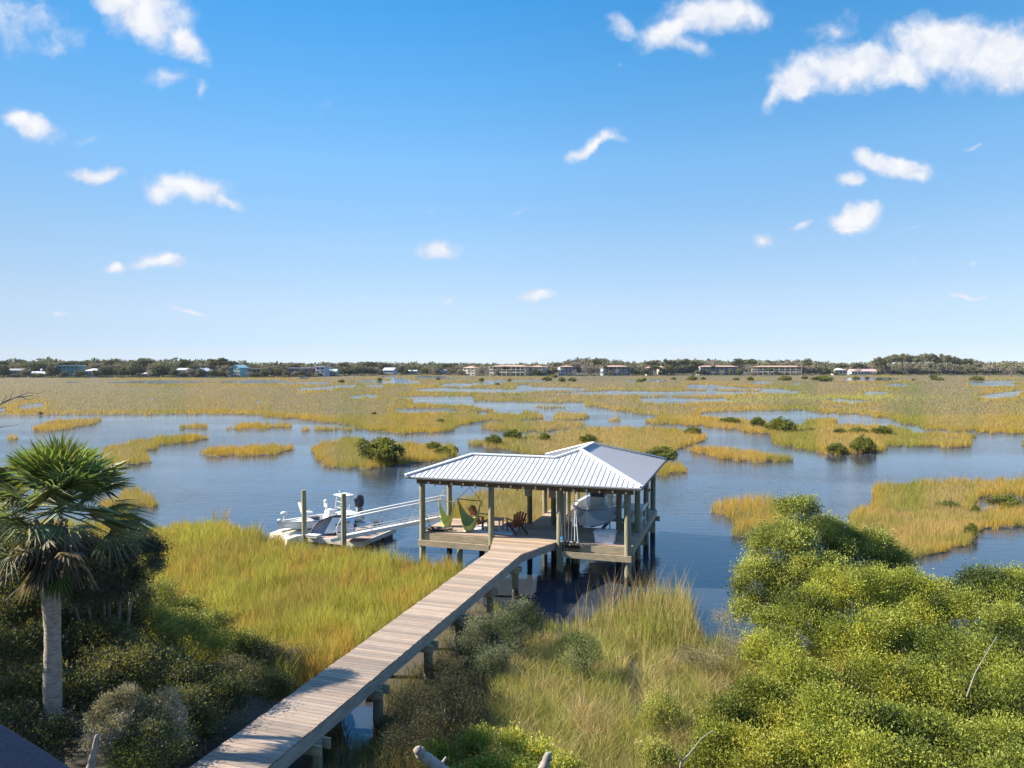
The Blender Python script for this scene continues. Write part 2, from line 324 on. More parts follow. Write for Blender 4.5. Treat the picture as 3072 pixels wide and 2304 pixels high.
# ------------------------------------------------------------------ the marsh map: water or marsh, in photo coordinates on the ground
RG = {0: (0, 0, 1, 1), 1: (0, 1110, .4521, .4525), 2: (1000, 1110, .4521, .4525), 3: (2000, 1110, .4846, .4843),
      4: (0, 1240, .4521, .4523), 5: (900, 1200, .4521, .4521), 6: (1900, 1200, .5298, .5297)}
MAP = [  # (kind, region, points), painted in order; kind 1 marsh, 0 water, .6 thin marsh
 (1,0,[(-900,1180),(-900,1256),(0,1248),(300,1246),(600,1244),(760,1246),(870,1256),(950,1264),(1000,1270),(1080,1284),(1140,1297),(1220,1303),(1330,1300),(1378,1292),(1365,1280),(1406,1272),(1470,1262),(1478,1250),(1500,1234),(1420,1216),(1240,1208),(1240,1180)]),
 (0,0,[(1190,1228),(1330,1226),(1380,1234),(1260,1238),(1200,1236)]),
 (0,0,[(1430,1236),(1461,1236),(1454,1250),(1434,1248)]),
 (0,2,[(530,213),(750,208),(820,183),(920,183),(950,210),(800,230)]),
 (1,0,[(1416,1185),(1950,1185),(1945,1200),(1860,1206),(1680,1209),(1540,1207),(1425,1203)]),
 (1,0,[(1750,1180),(1750,1216),(1793,1225),(1859,1234),(1949,1246),(1990,1252),(2100,1256),(2500,1262),(2750,1275),(2780,1288),(2940,1298),(3072,1304),(3980,1325),(3980,1180)]),
 (0,0,[(2092,1250),(2116,1237),(2218,1234),(2388,1233),(2412,1230),(2465,1240),(2580,1245),(2678,1255),(2707,1270),(2727,1277),(2785,1289),(2795,1296),(2717,1296),(2700,1286),(2580,1276),(2523,1274),(2460,1278),(2400,1280),(2310,1268),(2218,1256),(2160,1256)]),
 (1,0,[(2407,1272),(2412,1258),(2460,1254),(2514,1258),(2518,1268),(2465,1274)]),
 (1,6,[(40,125),(150,97),(330,95),(500,103),(640,108),(760,130),(960,138),(1150,136),(1480,145),(1560,168),(1640,185),(1960,190),(1965,205),(1925,215),(1925,270),(1650,270),(1450,262),(1400,300),(1240,308),(1110,303),(930,280),(820,258),(760,225),(770,195),(700,190),(560,170),(400,150),(200,140),(40,132)]),
 (1,5,[(1095,292),(1100,268),(1220,262),(1330,270),(1480,235),(1600,225),(1690,232),(1720,212),(1850,190),(2100,182),(2212,182),(2440,190),(2600,205),(2700,225),(2720,250),(2640,290),(2560,310),(2450,350),(2300,365),(2000,375),(1800,385),(1560,372),(1400,345),(1200,305)]),
 (1,5,[(1185,182),(1250,155),(1420,140),(1640,140),(1880,150),(1925,162),(1800,190),(1600,210),(1420,215),(1280,200)]),
 (1,5,[(1235,95),(1350,85),(1440,95),(1480,72),(1580,80),(1620,105),(1600,128),(1480,130),(1440,140),(1380,150),(1280,130)]),
 (1,5,[(1640,132),(1720,85),(1800,75),(1900,90),(1980,115),(1900,127),(1740,137)]),
 (.7,5,[(1500,50),(1580,32),(1800,42),(1850,58),(1560,58)]),
 (.8,5,[(2045,130),(2110,114),(2155,130),(2130,144),(2060,142)]),
 (1,6,[(300,290),(330,268),(450,268),(600,285),(760,300),(880,320),(915,340),(780,357),(600,354),(520,332),(400,314)]),
 (1,6,[(60,400),(100,365),(250,358),(325,385),(310,408),(200,428),(80,424)]),
 (1,5,[(80,340),(100,290),(180,278),(350,288),(640,286),(900,296),(1040,306),(1060,380),(900,412),(700,428),(480,458),(300,462),(160,448),(90,370)]),
 (.6,5,[(220,272),(260,245),(340,236),(430,268),(420,290),(240,292)]),
 (1,4,[(665,260),(720,225),(860,190),(1050,160),(1300,143),(1440,158),(1300,187),(1100,218),(960,247),(950,265),(1000,290),(1050,325),(900,348),(740,354),(665,335)]),
 (1,4,[(1285,268),(1350,243),(1500,228),(1700,218),(1950,206),(1970,240),(1850,272),(1600,287),(1400,287)]),
 (1,4,[(160,122),(250,85),(380,43),(500,38),(700,36),(650,65),(500,102),(350,122)]),
 (.8,4,[(20,178),(60,152),(150,146),(182,160),(100,176)]),
 (.8,4,[(1150,100),(1240,70),(1445,74),(1440,95),(1250,104)]),
 (.8,4,[(1445,110),(1520,88),(1620,64),(1950,72),(1980,98),(1600,110)]),
 (.7,4,[(1940,114),(2100,84),(2212,92),(2440,100),(2440,112),(2180,118)]),
 (1,4,[(500,640),(780,560),(800,505),(900,495),(960,535),(1090,600),(1050,625),(860,640),(700,650)]),
 (.35,4,[(1240,690),(1420,630),(1510,630),(1560,690),(1300,700)]),
 (0,1,[(710,84),(860,72),(1200,70),(1370,74),(1300,84),(1100,91),(860,88)]),
 (0,1,[(1440,78),(1660,66),(1850,70),(1960,84),(1700,90),(1500,84)]),
 (0,1,[(1850,84),(2180,80),(2180,94),(1960,92)]),
 (0,1,[(1965,132),(2000,118),(2212,110),(2212,126),(2100,132)]),
 (0,1,[(120,256),(190,222),(310,222),(300,244),(170,256)]),
 (0,1,[(-200,250),(-20,255),(45,258),(30,284),(-200,290)]),
 (0,1,[(970,192),(1025,188),(1015,202)]),(0,1,[(1690,205),(1730,205),(1725,217),(1700,217)]),
 (0,1,[(440,78),(540,78),(520,84),(450,84)]),
 (0,2,[(-20,103),(160,101),(140,115),(-20,114)]),
 (0,2,[(205,110),(230,99),(335,99),(325,112)]),
 (0,2,[(130,78),(240,68),(380,75),(390,52),(480,58),(590,80),(480,91),(390,86),(200,84)]),
 (0,2,[(300,42),(410,40),(400,53),(310,51)]),
 (0,2,[(530,52),(560,38),(730,42),(830,64),(720,58)]),
 (0,2,[(690,104),(760,90),(920,90),(910,108),(740,109)]),
 (0,2,[(900,92),(1000,80),(1150,90),(940,98)]),
 (0,2,[(540,130),(680,120),(1000,127),(1200,128),(1300,112),(1470,116),(1710,124),(1640,138),(1420,134),(1250,146),(980,147),(600,140)]),
 (0,2,[(1200,110),(1270,98),(1310,112),(1230,122)]),
 (0,2,[(1480,158),(1700,144),(1850,138),(2300,148),(2300,168),(2000,164),(1700,161)]),
 (0,2,[(100,180),(200,164),(300,166),(280,182),(120,184)]),
 (0,2,[(360,182),(550,174),(550,186)]),
 (0,2,[(2040,214),(2060,183),(2300,185),(2300,218)]),
 (0,2,[(990,68),(1180,68),(1430,68),(1400,78),(1010,78)]),
 (0,2,[(1930,72),(2210,64),(2210,76),(1960,78)]),
 (0,3,[(-10,172),(240,180),(340,178),(410,190),(200,200),(-10,204)]),
 (0,3,[(-10,135),(200,128),(520,136),(490,147),(-10,158)]),
 (0,3,[(480,140),(640,124),(835,130),(815,143),(620,143)]),
 (0,3,[(120,116),(140,92),(290,90),(330,103),(480,114),(750,117),(740,123),(160,116)]),
 (0,3,[(1080,52),(1200,43),(1390,48),(1460,60),(1340,68),(1120,64)]),
 (0,3,[(995,186),(1060,178),(1180,188),(1270,194),(1150,204)]),
 (0,3,[(1225,151),(1240,132),(1390,140),(1340,151)]),
 (0,3,[(1330,94),(1400,86),(1520,93),(1480,106)]),
 (0,3,[(1920,160),(2060,143),(2210,126),(2130,170),(2020,174)]),
 (0,3,[(1820,77),(1950,68),(2190,64),(2130,80)]),
 (0,3,[(1880,86),(2160,86),(2160,97),(1900,97)]),
 (0,3,[(470,82),(560,70),(660,74),(600,86)]),(0,3,[(750,84),(840,82),(830,92)]),
 (.8,6,[(2140,250),(2212,230),(2500,235),(2500,266),(2170,262)]),
 (1,6,[(1230,640),(1350,600),(1360,490),(1450,475),(1800,455),(2212,452),(3900,452),(3900,555),(2212,545),(1960,560),(1900,600),(2000,612),(2212,602),(3900,600),(3900,735),(2212,725),(1980,745),(1930,805),(1750,865),(1660,885),(1500,905),(1300,800),(1200,700)]),
 (.55,6,[(430,630),(470,570),(560,552),(750,548),(890,580),(900,640),(860,720),(700,775),(560,785),(435,745),(560,720),(560,680),(450,655)]),
 (1,0,[(1345,1530),(1380,1500),(1440,1480),(1520,1466),(1640,1460),(1740,1476),(1775,1510),(1750,1535),(1690,1540),(1640,1562),(1550,1590),(1450,1595),(1380,1580),(1350,1560)]),
 (1,0,[(-900,1540),(100,1580),(478,1597),(575,1578),(666,1572),(726,1597),(800,1622),(850,1643),(952,1653),(1028,1663),(1078,1678),(1205,1693),(1300,1702),(1385,1704),(1420,1740),(1440,1790),(1500,1812),(1580,1835),(1650,1862),(1755,1858),(1800,1836),(1860,1806),(1970,1790),(2040,1792),(2075,1820),(2090,1870),(2120,1920),(2200,1935),(2300,1950),(3980,1960),(3980,3000),(-900,3000)]),
 (.3,0,[(700,1560),(800,1585),(790,1612),(720,1600)]),
 (0,0,[(1030,2105),(1130,2105),(1130,2262),(1040,2262)]),
]
MX0, MX1, MY0, MY1, MSX, MSY = -900, 3980, 1098, 2700, 4.0, 1.5
_mx = np.arange(MX0, MX1, MSX); _my = np.arange(MY0, MY1, MSY)
PXG, PYG = np.meshgrid(_mx, _my)
_wob = (fbm(PXG / 34., PYG / 9., 3, 4) - .5); _wob2 = (fbm(PXG / 21. + 50, PYG / 7., 9, 4) - .5)
_sc = np.clip((PYG - 1094) / 160, .15, 2.2)
QX = PXG + _wob * 30 * np.clip(_sc, .4, 1.3); QY = PYG + _wob2 * 9 * _sc
VIS = np.where(QY < 1190, 1.0, 0.0)
def inside(X, Y, poly):
    r = np.zeros(X.shape, bool); n = len(poly)
    for i in range(n):
        x0, y0 = poly[i]; x1, y1 = poly[i - 1]
        if y0 == y1: continue
        c = ((y0 > Y) != (y1 > Y)) & (X < (x1 - x0) * (Y - y0) / (y1 - y0) + x0)
        r ^= c
    return r
for kind, rg, pts in MAP:
    ox, oy, kx, ky = RG[rg]; P = [(ox + x * kx, oy + y * ky) for x, y in pts]
    xs = [p[0] for p in P]; ys = [p[1] for p in P]
    i0 = max(0, int((min(ys) - 30 - MY0) / MSY)); i1 = min(len(_my), int((max(ys) + 30 - MY0) / MSY) + 2)
    j0 = max(0, int((min(xs) - 40 - MX0) / MSX)); j1 = min(len(_mx), int((max(xs) + 40 - MX0) / MSX) + 2)
    sub = (slice(i0, i1), slice(j0, j1))
    ins = inside(QX[sub], QY[sub], P); VIS[sub] = np.where(ins, kind, VIS[sub])
def lookup(A, px, py):
    j = np.clip((px - MX0) / MSX, 0, len(_mx) - 1.001); i = np.clip((py - MY0) / MSY, 0, len(_my) - 1.001)
    i0 = i.astype(int); j0 = j.astype(int); a = i - i0; b = j - j0
    return (A[i0, j0] * (1 - b) + A[i0, j0 + 1] * b) * (1 - a) + (A[i0 + 1, j0] * (1 - b) + A[i0 + 1, j0 + 1] * b) * a
# the outlines above include the height of the grass: pull the far edges in by it
GR = VIS.copy()
for k in (.5, 1.0):
    hh = 0.26 * k
    y_t = 1094 + (PYG - 1094) * (9 - hh) / 9
    GR = np.minimum(GR, lookup(VIS, PXG, y_t))
def blur(A, r):
    B = A.copy()
    for ax in (0, 1):
        acc = np.zeros_like(B)
        for s in range(-r, r + 1): acc += np.roll(B, s, axis=ax)
        B = acc / (2 * r + 1)
    return B
GRB = blur(GR, 1)
INNER = blur(GR, 9)                 # how deep inside the marsh (for duller middles)

# ground height: marsh slightly above the water, channel bed below it, land rising towards the house
def ground_z(px, py, x, y):
    m = lookup(GRB, px, py)
    z = -0.45 + 0.52 * np.clip(m * 1.6, 0, 1)
    land = np.clip((21.0 - y) / 8.0, 0, 1) * np.clip((m - .5) * 3, 0, 1)
    z = z + land * 0.55 + np.where(m > .6, (fbm(x * .8, y * .8, 5) - .5) * .10, 0)
    return z
def gz(x, y):
    px, py = PXv(np.array([float(x)]), np.array([float(y)]), 0.0)
    return float(ground_z(px, py, np.array([float(x)]), np.array([float(y)]))[0])

rows = [1099.0]
while rows[-1] < 2690: rows.append(rows[-1] + np.interp(rows[-1], [1099, 1150, 1300, 1600, 2690], [1.3, 1.5, 3, 5, 14]))
gx, gy = np.meshgrid(np.arange(-880, 3960, 9.0), np.array(rows))
wx, wy = Gv(gx, gy, 0.0)
wz = ground_z(gx, gy, wx, wy)
far = wy > 470
nr, nc = gx.shape
V = np.stack([wx, wy, wz], -1).reshape(-1, 3)
idx = np.arange(nr * nc).reshape(nr, nc)
Fq = np.stack([idx[1:, :-1], idx[1:, 1:], idx[:-1, 1:], idx[:-1, :-1]], -1).reshape(-1, 4)
gcol = mat('marsh_mud', (0.065, 0.052, 0.032), .85, var=.45, scale=.9, bump=.4, detail=8)
g = link('marsh_ground', mesh_np('marsh_ground', V, Fq, smooth=True), gcol); tag(g, kind='structure')
# ground sheet that carries on to the horizon and behind the camera
mb = MB()
S_ = 6000
mb.add([(-S_, -60, -.6), (S_, -60, -.6), (S_, S_, -.6), (-S_, S_, -.6)], [(0, 1, 2, 3)])
tag(mb.build('channel_bed', gcol), kind='structure')
mb = MB(); mb.add([(-S_, 880, .6), (S_, 880, .6), (S_, S_, .6), (-S_, S_, .6)], [(0, 1, 2, 3)])
tag(mb.build('far_ground', mat('far_ground', (.07, .075, .035), .9, var=.4, scale=.02)), kind='structure')
# house yard under and behind the camera
mb = MB(); mb.add([(-40, -60, .55), (40, -60, .55), (40, 12.4, .55), (-40, 12.4, .55)], [(0, 1, 2, 3)])
tag(mb.build('yard_ground', mat('yard_soil', (.06, .05, .028), .9, var=.4, scale=1.2)), kind='structure')

# water
wm = bpy.data.materials.new('marsh_water'); nt, out, b = nodes_of(wm); N = nt.nodes; L = nt.links
b.inputs['Base Color'].default_value = (0.031, 0.038, 0.050, 1); b.inputs['Roughness'].default_value = 0.07; b.inputs['IOR'].default_value = 1.75
tc = N.new('ShaderNodeTexCoord')
def wnoise(sx, sy, rot, sc, det):
    mp = N.new('ShaderNodeMapping'); mp.inputs['Scale'].default_value = (sx, sy, 1); mp.inputs['Rotation'].default_value = (0, 0, rot)
    L.new(tc.outputs['Object'], mp.inputs[0]); n = N.new('ShaderNodeTexNoise'); n.inputs['Scale'].default_value = sc
    n.inputs['Detail'].default_value = det; L.new(mp.outputs[0], n.inputs[0]); return n.outputs['Fac']
a1 = wnoise(.35, 1.6, .25, 1.5, 3); a2 = wnoise(.8, 2.6, -.15, 3.2, 2); patch = wnoise(.5, 1.6, .2, .05, 3)
ad = N.new('ShaderNodeMath'); ad.operation = 'MULTIPLY_ADD'; L.new(a2, ad.inputs[0]); ad.inputs[1].default_value = .35; L.new(a1, ad.inputs[2])
# wind-ruffled open water, calmer close to the shore
sepw = N.new('ShaderNodeSeparateXYZ'); L.new(tc.outputs['Object'], sepw.inputs[0])
calm = N.new('ShaderNodeMapRange'); calm.inputs['From Min'].default_value = 33; calm.inputs['From Max'].default_value = 44
calm.inputs['To Min'].default_value = .06; calm.inputs['To Max'].default_value = .19; L.new(sepw.outputs[1], calm.inputs['Value'])
pr = N.new('ShaderNodeMapRange'); pr.inputs['From Min'].default_value = .38; pr.inputs['From Max'].default_value = .6
pr.inputs['To Min'].default_value = .45; pr.inputs['To Max'].default_value = 1.15; L.new(patch, pr.inputs['Value'])
st = N.new('ShaderNodeMath'); st.operation = 'MULTIPLY'; L.new(calm.outputs[0], st.inputs[0]); L.new(pr.outputs[0], st.inputs[1])
bp = N.new('ShaderNodeBump'); bp.inputs['Distance'].default_value = 0.22; L.new(st.outputs[0], bp.inputs['Strength'])
L.new(ad.outputs[0], bp.inputs['Height']); L.new(bp.outputs[0], b.inputs['Normal'])
mb = MB(); mb.add([(-1500, 5, 0), (1500, 5, 0), (1500, 1300, 0), (-1500, 1300, 0)], [(0, 1, 2, 3)])
tag(mb.build('water', wm), kind='structure')

# ------------------------------------------------------------------ grass blades
def blades(cx, cy, cz, h, w, lean, col, seg=1, rs=None, dirx=0.0):
    """arrays of blades: base centre, height, width, lean (horizontal offset of the tip), colour"""
    r = rs or rng; n = len(cx); a = r.uniform(0, 2 * np.pi, n)
    wx_, wy_ = np.cos(a) * w / 2, np.sin(a) * w / 2 * .6
    b = r.uniform(0, 2 * np.pi, n); lx, ly = np.cos(b) * lean + dirx * h, np.sin(b) * lean
    if seg == 1:
        V = np.empty((n, 3, 3), np.float32)
        V[:, 0] = np.stack([cx - wx_, cy - wy_, cz], -1); V[:, 1] = np.stack([cx + wx_, cy + wy_, cz], -1)
        V[:, 2] = np.stack([cx + lx, cy + ly, cz + h], -1)
        return V.reshape(-1, 3), np.arange(3 * n).reshape(n, 3), col
    V = np.empty((n, 5, 3), np.float32)
    V[:, 0] = np.stack([cx - wx_, cy - wy_, cz], -1); V[:, 1] = np.stack([cx + wx_, cy + wy_, cz], -1)
    mx_, my_ = cx + lx * .3, cy + ly * .3; mz = cz + h * .6
    V[:, 2] = np.stack([mx_ + wx_ * .8, my_ + wy_ * .8, mz], -1); V[:, 3] = np.stack([mx_ - wx_ * .8, my_ - wy_ * .8, mz], -1)
    V[:, 4] = np.stack([cx + lx, cy + ly, cz + h], -1)
    i = np.arange(n)[:, None] * 5
    T = np.concatenate([i + [0, 1, 2], i + [0, 2, 3], i + [3, 2, 4]], 1).reshape(-1, 3)
    return V.reshape(-1, 3), T, np.repeat(col, 3, axis=0)

def scatter(y0, y1, cell, nb, hf, wf, colf, seg=1, x0=-350, x1=3420, keep=None, spread=1.0, lean=.25, maskmin=.3, rs=None):
    """tufts on a jittered screen-density grid, so that near and far grass are equally dense in the picture"""
    r = rs or rng; pts = []
    y = y0
    while y < y1:
        cxp, cyp = cell(y)
        xs = np.arange(x0, x1, cxp); xs = xs + r.uniform(-.5, .5, len(xs)) * cxp
        pts.append(np.stack([xs, y + r.uniform(-.5, .5, len(xs)) * cyp], -1)); y += cyp
    P = np.concatenate(pts); px, py = P[:, 0], P[:, 1]
    m = lookup(GRB, px, py)
    k = (r.uniform(0, 1, len(px)) < np.clip((m - maskmin) / (1 - maskmin) * 1.3, 0, 1))
    if keep is not None: k &= keep(px, py)
    px, py = px[k], py[k]
    x, y_ = Gv(px, py, 0.0)
    # blades
    n = len(px); tx = np.repeat(x, nb); ty = np.repeat(y_, nb); tpx = np.repeat(px, nb); tpy = np.repeat(py, nb)
    cw = np.interp(tpy, *zip(*[(q, cell(q)[0]) for q in np.linspace(y0, y1, 8)])) * ty / F
    ang = r.uniform(0, 2 * np.pi, n * nb); rad = np.sqrt(r.uniform(0, 1, n * nb)) * cw * spread
    bx, by = tx + np.cos(ang) * rad, ty + np.sin(ang) * rad
    inn = lookup(INNER, tpx, tpy)
    h = hf(tpx, tpy, bx, by, inn, np.repeat(r.uniform(0, 1, n), nb)) * r.uniform(.6, 1.12, n * nb)
    w = wf(by); bz = ground_z(tpx, tpy, bx, by); bz = np.maximum(bz, -.25) - .03
    h = h + np.maximum(0, -bz)
    c = colf(tpx, tpy, bx, by, inn, r.uniform(0, 1, n * nb))
    return blades(bx, by, bz, h, w, h * lean * r.uniform(.2, 1.4, n * nb), c, seg, r)
def join(parts):
    Vs, Fs, Cs = [], [], []; o = 0
    for V, Fq, C in parts: Vs.append(V); Fs.append(Fq + o); Cs.append(C); o += len(V)
    return np.concatenate(Vs), np.concatenate(Fs), np.concatenate(Cs)
def lerp(a, b, t): return a + (b - a) * t[:, None]

GOLD = np.array([.52, .345, .075]); OLIVE = np.array([.31, .275, .055]); RUST = np.array([.38, .20, .075]); STRAW = np.array([.42, .32, .16])
TAN = np.array([.52, .37, .14]); LIME = np.array([.45, .41, .088]); GREY = np.array([.39, .32, .15]); GREEN = np.array([.17, .185, .04])
def far_col(px, py, x, y, inn, r):
    k = np.clip(y / 110., .4, 3.5); n1 = fbm(x / (15. * k), y / (9. * k), 11); n2 = fbm(x / (6. * k) + 9, y / (4. * k), 21); n3 = fbm(x / (40. * k) + 3, y / (22. * k), 31)
    edge = np.clip((.985 - inn) * 4.0, 0, 1)
    c = lerp(np.tile(TAN, (len(px), 1)), np.tile(GREY, (len(px), 1)), np.clip((n3 - .55) * 5, 0, .7))
    c = lerp(c, np.tile(GOLD, (len(px), 1)), np.clip(edge * .6 + (n1 - .46) * 2.6 + (r - .5) * .4, 0, 1))
    c = lerp(c, np.tile(OLIVE * np.array([.92, 1.05, 1.1]), (len(px), 1)), np.clip((n2 - .52) * 2.8 + edge * .16 + (r - .5) * .5, 0, .8))
    lime2 = np.exp(-((px - 2530) / 260) ** 2) * np.exp(-((py - 1194) / 9) ** 2) + np.exp(-((px - 2240) / 60) ** 2) * np.exp(-((py - 1203) / 6) ** 2)
    c = lerp(c, np.tile(LIME * 1.15, (len(px), 1)), np.clip(lime2, 0, .9))
    c = lerp(c, np.tile(RUST, (len(px), 1)), np.clip((r - .86) * 3, 0, .4))
    return c * (0.9 + .2 * r[:, None])
def near_col(px, py, x, y, inn, r):
    n1 = fbm(x / 2.6, y / 4., 12); n2 = fbm(x / 1.1 + 9, y / 1.6, 22)
    c = lerp(np.tile(LIME, (len(px), 1)), np.tile(OLIVE, (len(px), 1)), np.clip((n1 - .36) * 3.0, 0, 1))
    c = lerp(c, np.tile(GOLD * np.array([1, .82, 1]), (len(px), 1)), np.clip((n2 - .53) * 4 + (r - .68) * 1.5, 0, .95))
    c = lerp(c, np.tile(GREEN * 1.2, (len(px), 1)), np.clip((.4 - r) * 1.8, 0, .6))
    c = lerp(c, np.tile(TAN, (len(px), 1)), np.clip((n1 - .45) * 1.5, 0, .35))
    return c * (0.7 + .55 * r[:, None])
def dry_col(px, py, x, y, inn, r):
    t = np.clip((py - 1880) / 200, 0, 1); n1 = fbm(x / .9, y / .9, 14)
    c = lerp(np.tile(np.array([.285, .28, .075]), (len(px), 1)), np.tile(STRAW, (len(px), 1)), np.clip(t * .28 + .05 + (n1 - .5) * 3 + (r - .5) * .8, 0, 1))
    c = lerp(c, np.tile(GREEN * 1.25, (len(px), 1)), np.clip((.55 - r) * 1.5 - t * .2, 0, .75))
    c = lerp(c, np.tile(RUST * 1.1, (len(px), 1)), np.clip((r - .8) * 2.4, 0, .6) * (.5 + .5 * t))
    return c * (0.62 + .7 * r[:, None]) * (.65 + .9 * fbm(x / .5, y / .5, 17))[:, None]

gm = leaf_mat('marsh_grass_blade', .38, .8, .05, (1.1, 1.05, .7))
def far_h(px, py, x, y, inn, t): return (.36 + .30 * np.clip((.985 - inn) * 4, 0, 1)) * (.75 + .6 * fbm(x / 3., y / 3., 41)) * (.8 + .35 * t)
A = scatter(1124, 1262, lambda y: (np.interp(y, [1124, 1262], [4.2, 6.0]), np.interp(y, [1124, 1262], [1.1, 2.2])), 7, far_h,
            lambda y: np.interp(y, [50, 150, 700], [.03, .09, .34]), far_col, 1, -300, 3380)
Bm = scatter(1250, 1760, lambda y: (np.interp(y, [1250, 1580], [5.0, 7.5]), np.interp(y, [1250, 1580], [2.2, 4.6])), 16, 
             lambda px, py, x, y, inn, t: (.50 + .2 * np.clip((.98 - inn) * 3, 0, 1)) * (.5 + 1.0 * fbm(x / 1.6, y / 1.6, 41)) * (.8 + .3 * t),
             lambda y: np.interp(y, [35, 60, 120], [.017, .03, .055]), far_col, 1, -300, 3380, lean=.3,
             keep=lambda px, py: (py < 1570) | ((px > 1340) & ((py < 1700) | (px > 2200))), maskmin=.25)
# far shore behind the last channels
V, Fq, C = join([A, Bm])
tag(link('marsh_grass', mesh_np('marsh_grass', V, Fq, C), gm), 'golden and olive cordgrass covering the flats and islands between the channels', 'grass', kind='stuff')

def near_keep(px, py):
    return (px < 1600) & (py < 2110) & (px < np.interp(py, [1700, 1760, 1800, 2304], [1420, 1380, 1340, 640]))
C1 = scatter(1588, 2110, lambda y: (np.interp(y, [1588, 2110], [7, 12]), np.interp(y, [1588, 2110], [4.5, 9])), 16,
             lambda px, py, x, y, inn, t: (.72 + .3 * t * t) * (.35 + 1.2 * fbm(x / .8, y / .8, 43)),
             lambda y: np.interp(y, [18, 40], [.014, .02]), near_col, 3, -300, 1440, keep=near_keep, lean=.28)
tag(link('meadow_grass', mesh_np('meadow_grass', *C1), gm), 'bright yellow green marsh grass meadow between the shrubs and the floating dock', 'grass', kind='stuff')
def dry_keep(px, py):
    path = (np.abs(px - np.interp(py, [1980, 2060, 2160, 2230, 2304], [1898, 1898, 1908, 1902, 1895])) < np.interp(py, [1975, 2000, 2200, 2250], [4, 19, 21, 6])) & (py > 1985) & (py < 2262)
    lft = np.interp(py, [1700, 1760, 1820, 1960, 2100, 2304], [1440, 1420, 1470, 1560, 1500, 1430]) + 60 * (fbm(px / 40., py / 40., 66) - .5)
    return (px > lft) & ~path
D1 = scatter(1745, 1990, lambda y: (np.interp(y, [1745, 1990], [11, 14]), 9.5), 13,
             lambda px, py, x, y, inn, t: np.interp(px, [1400, 1700, 1850, 1950, 2080, 2120, 2200], [.45, .5, .8, 1.2, 1.15, .4, .22]) * (.15 + 1.5 * fbm(x / .6, y / .6, 45)) * (.6 + .7 * t * t),
             lambda y: np.full_like(y, .017), dry_col, 3, 1380, 2420, keep=dry_keep, lean=.3)
D2 = scatter(1960, 2560, lambda y: (np.interp(y, [1960, 2500], [11, 17]), np.interp(y, [1960, 2500], [9, 17])), 18,
             lambda px, py, x, y, inn, t: (.5 + .25 * t) * (.35 + 1.3 * fbm(x / .6, y / .6, 46)),
             lambda y: np.full_like(y, .013), dry_col, 3, 700, 3600, keep=dry_keep, lean=.75)
tag(link('shore_grass', mesh_np('shore_grass', *join([D1, D2])), gm), 'tall reedy green and straw coloured grass on the shore right of the boardwalk', 'grass', kind='stuff')
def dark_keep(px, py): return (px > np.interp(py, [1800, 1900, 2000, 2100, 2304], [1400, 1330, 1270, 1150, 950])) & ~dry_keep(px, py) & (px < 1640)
D3 = scatter(1850, 2500, lambda y: (15.0, 14.0), 9, lambda px, py, x, y, inn, t: (.3 + .3 * t) * (.4 + 1.1 * fbm(x / .6, y / .6, 47)), lambda y: np.full_like(y, .012), lambda *a: dry_col(*a) * .42, 3, 900, 1700, keep=dark_keep, lean=.8)  # shore grass colour cut down to paint the shade beside the boardwalk
tag(link('shade_toned_grass', mesh_np('shade_toned_grass', *D3), gm), 'brown grass with shade put into its colour along the right side of the boardwalk', 'grass', kind='stuff')
# seed stalks standing above the grass
def stalks(name, label, box, n, h0, h1, cols):
    px = rng.uniform(box[0], box[2], n); py = rng.uniform(box[1], box[3], n)
    m = lookup(GRB, px, py) > .5; px, py = px[m], py[m]; n = len(px); x, y = Gv(px, py)
    h = rng.uniform(h0, h1, n); c = np.tile(cols, (n, 1)) * rng.uniform(.7, 1.3, (n, 1))
    v = blades(x, y, np.zeros(n), h, np.full(n, .014), h * .3, c, 3)
    hx, hy, hz = x, y, h
    return v
s1 = stalks('', '', (1720, 1830, 2090, 1920), 230, 1.5, 2.1, np.array([.42, .30, .13]))
s2 = stalks('', '', (480, 1620, 1400, 1740), 130, 1.1, 1.5, np.array([.45, .33, .14]))
s3 = stalks('', '', (1600, 1950, 2200, 2300), 220, .7, 1.1, np.array([.50, .40, .22]))
tag(link('seed_stalks', mesh_np('seed_stalks', *join([s1, s2, s3])), gm), 'thin straw coloured seed stalks rising above the shore grass', 'grass', kind='stuff')
# ------------------------------------------------------------------ boathouse frame of reference
TH = math.atan(.32); U = Vector((math.cos(TH), -math.sin(TH), 0)); VV = Vector((math.sin(TH), math.cos(TH), 0))
P0 = Vector((-3.98, 32.47, 0)); RU = -TH
def S(u, v, z=0.0): return P0 + U * u + VV * v + Vector((0, 0, z))
DZ = 1.57                                           # deck height
wood_new = mat('deck_boards_pale', (.36, .262, .185), .75, var=.22, scale=3.0, stretch=(1, 14, 1), rot=TH, attr=True)
wood_old = mat('deck_boards_weathered', (.30, .225, .16), .8, var=.28, scale=3.0, stretch=(1, 14, 1), rot=TH, attr=True, detail=8)
joist_m = mat('treated_joist', (.32, .25, .155), .8, var=.3, scale=2.5, stretch=(1, 1, 6))
beam_m = mat('dark_beam', (.13, .09, .055), .8, var=.3, scale=3)
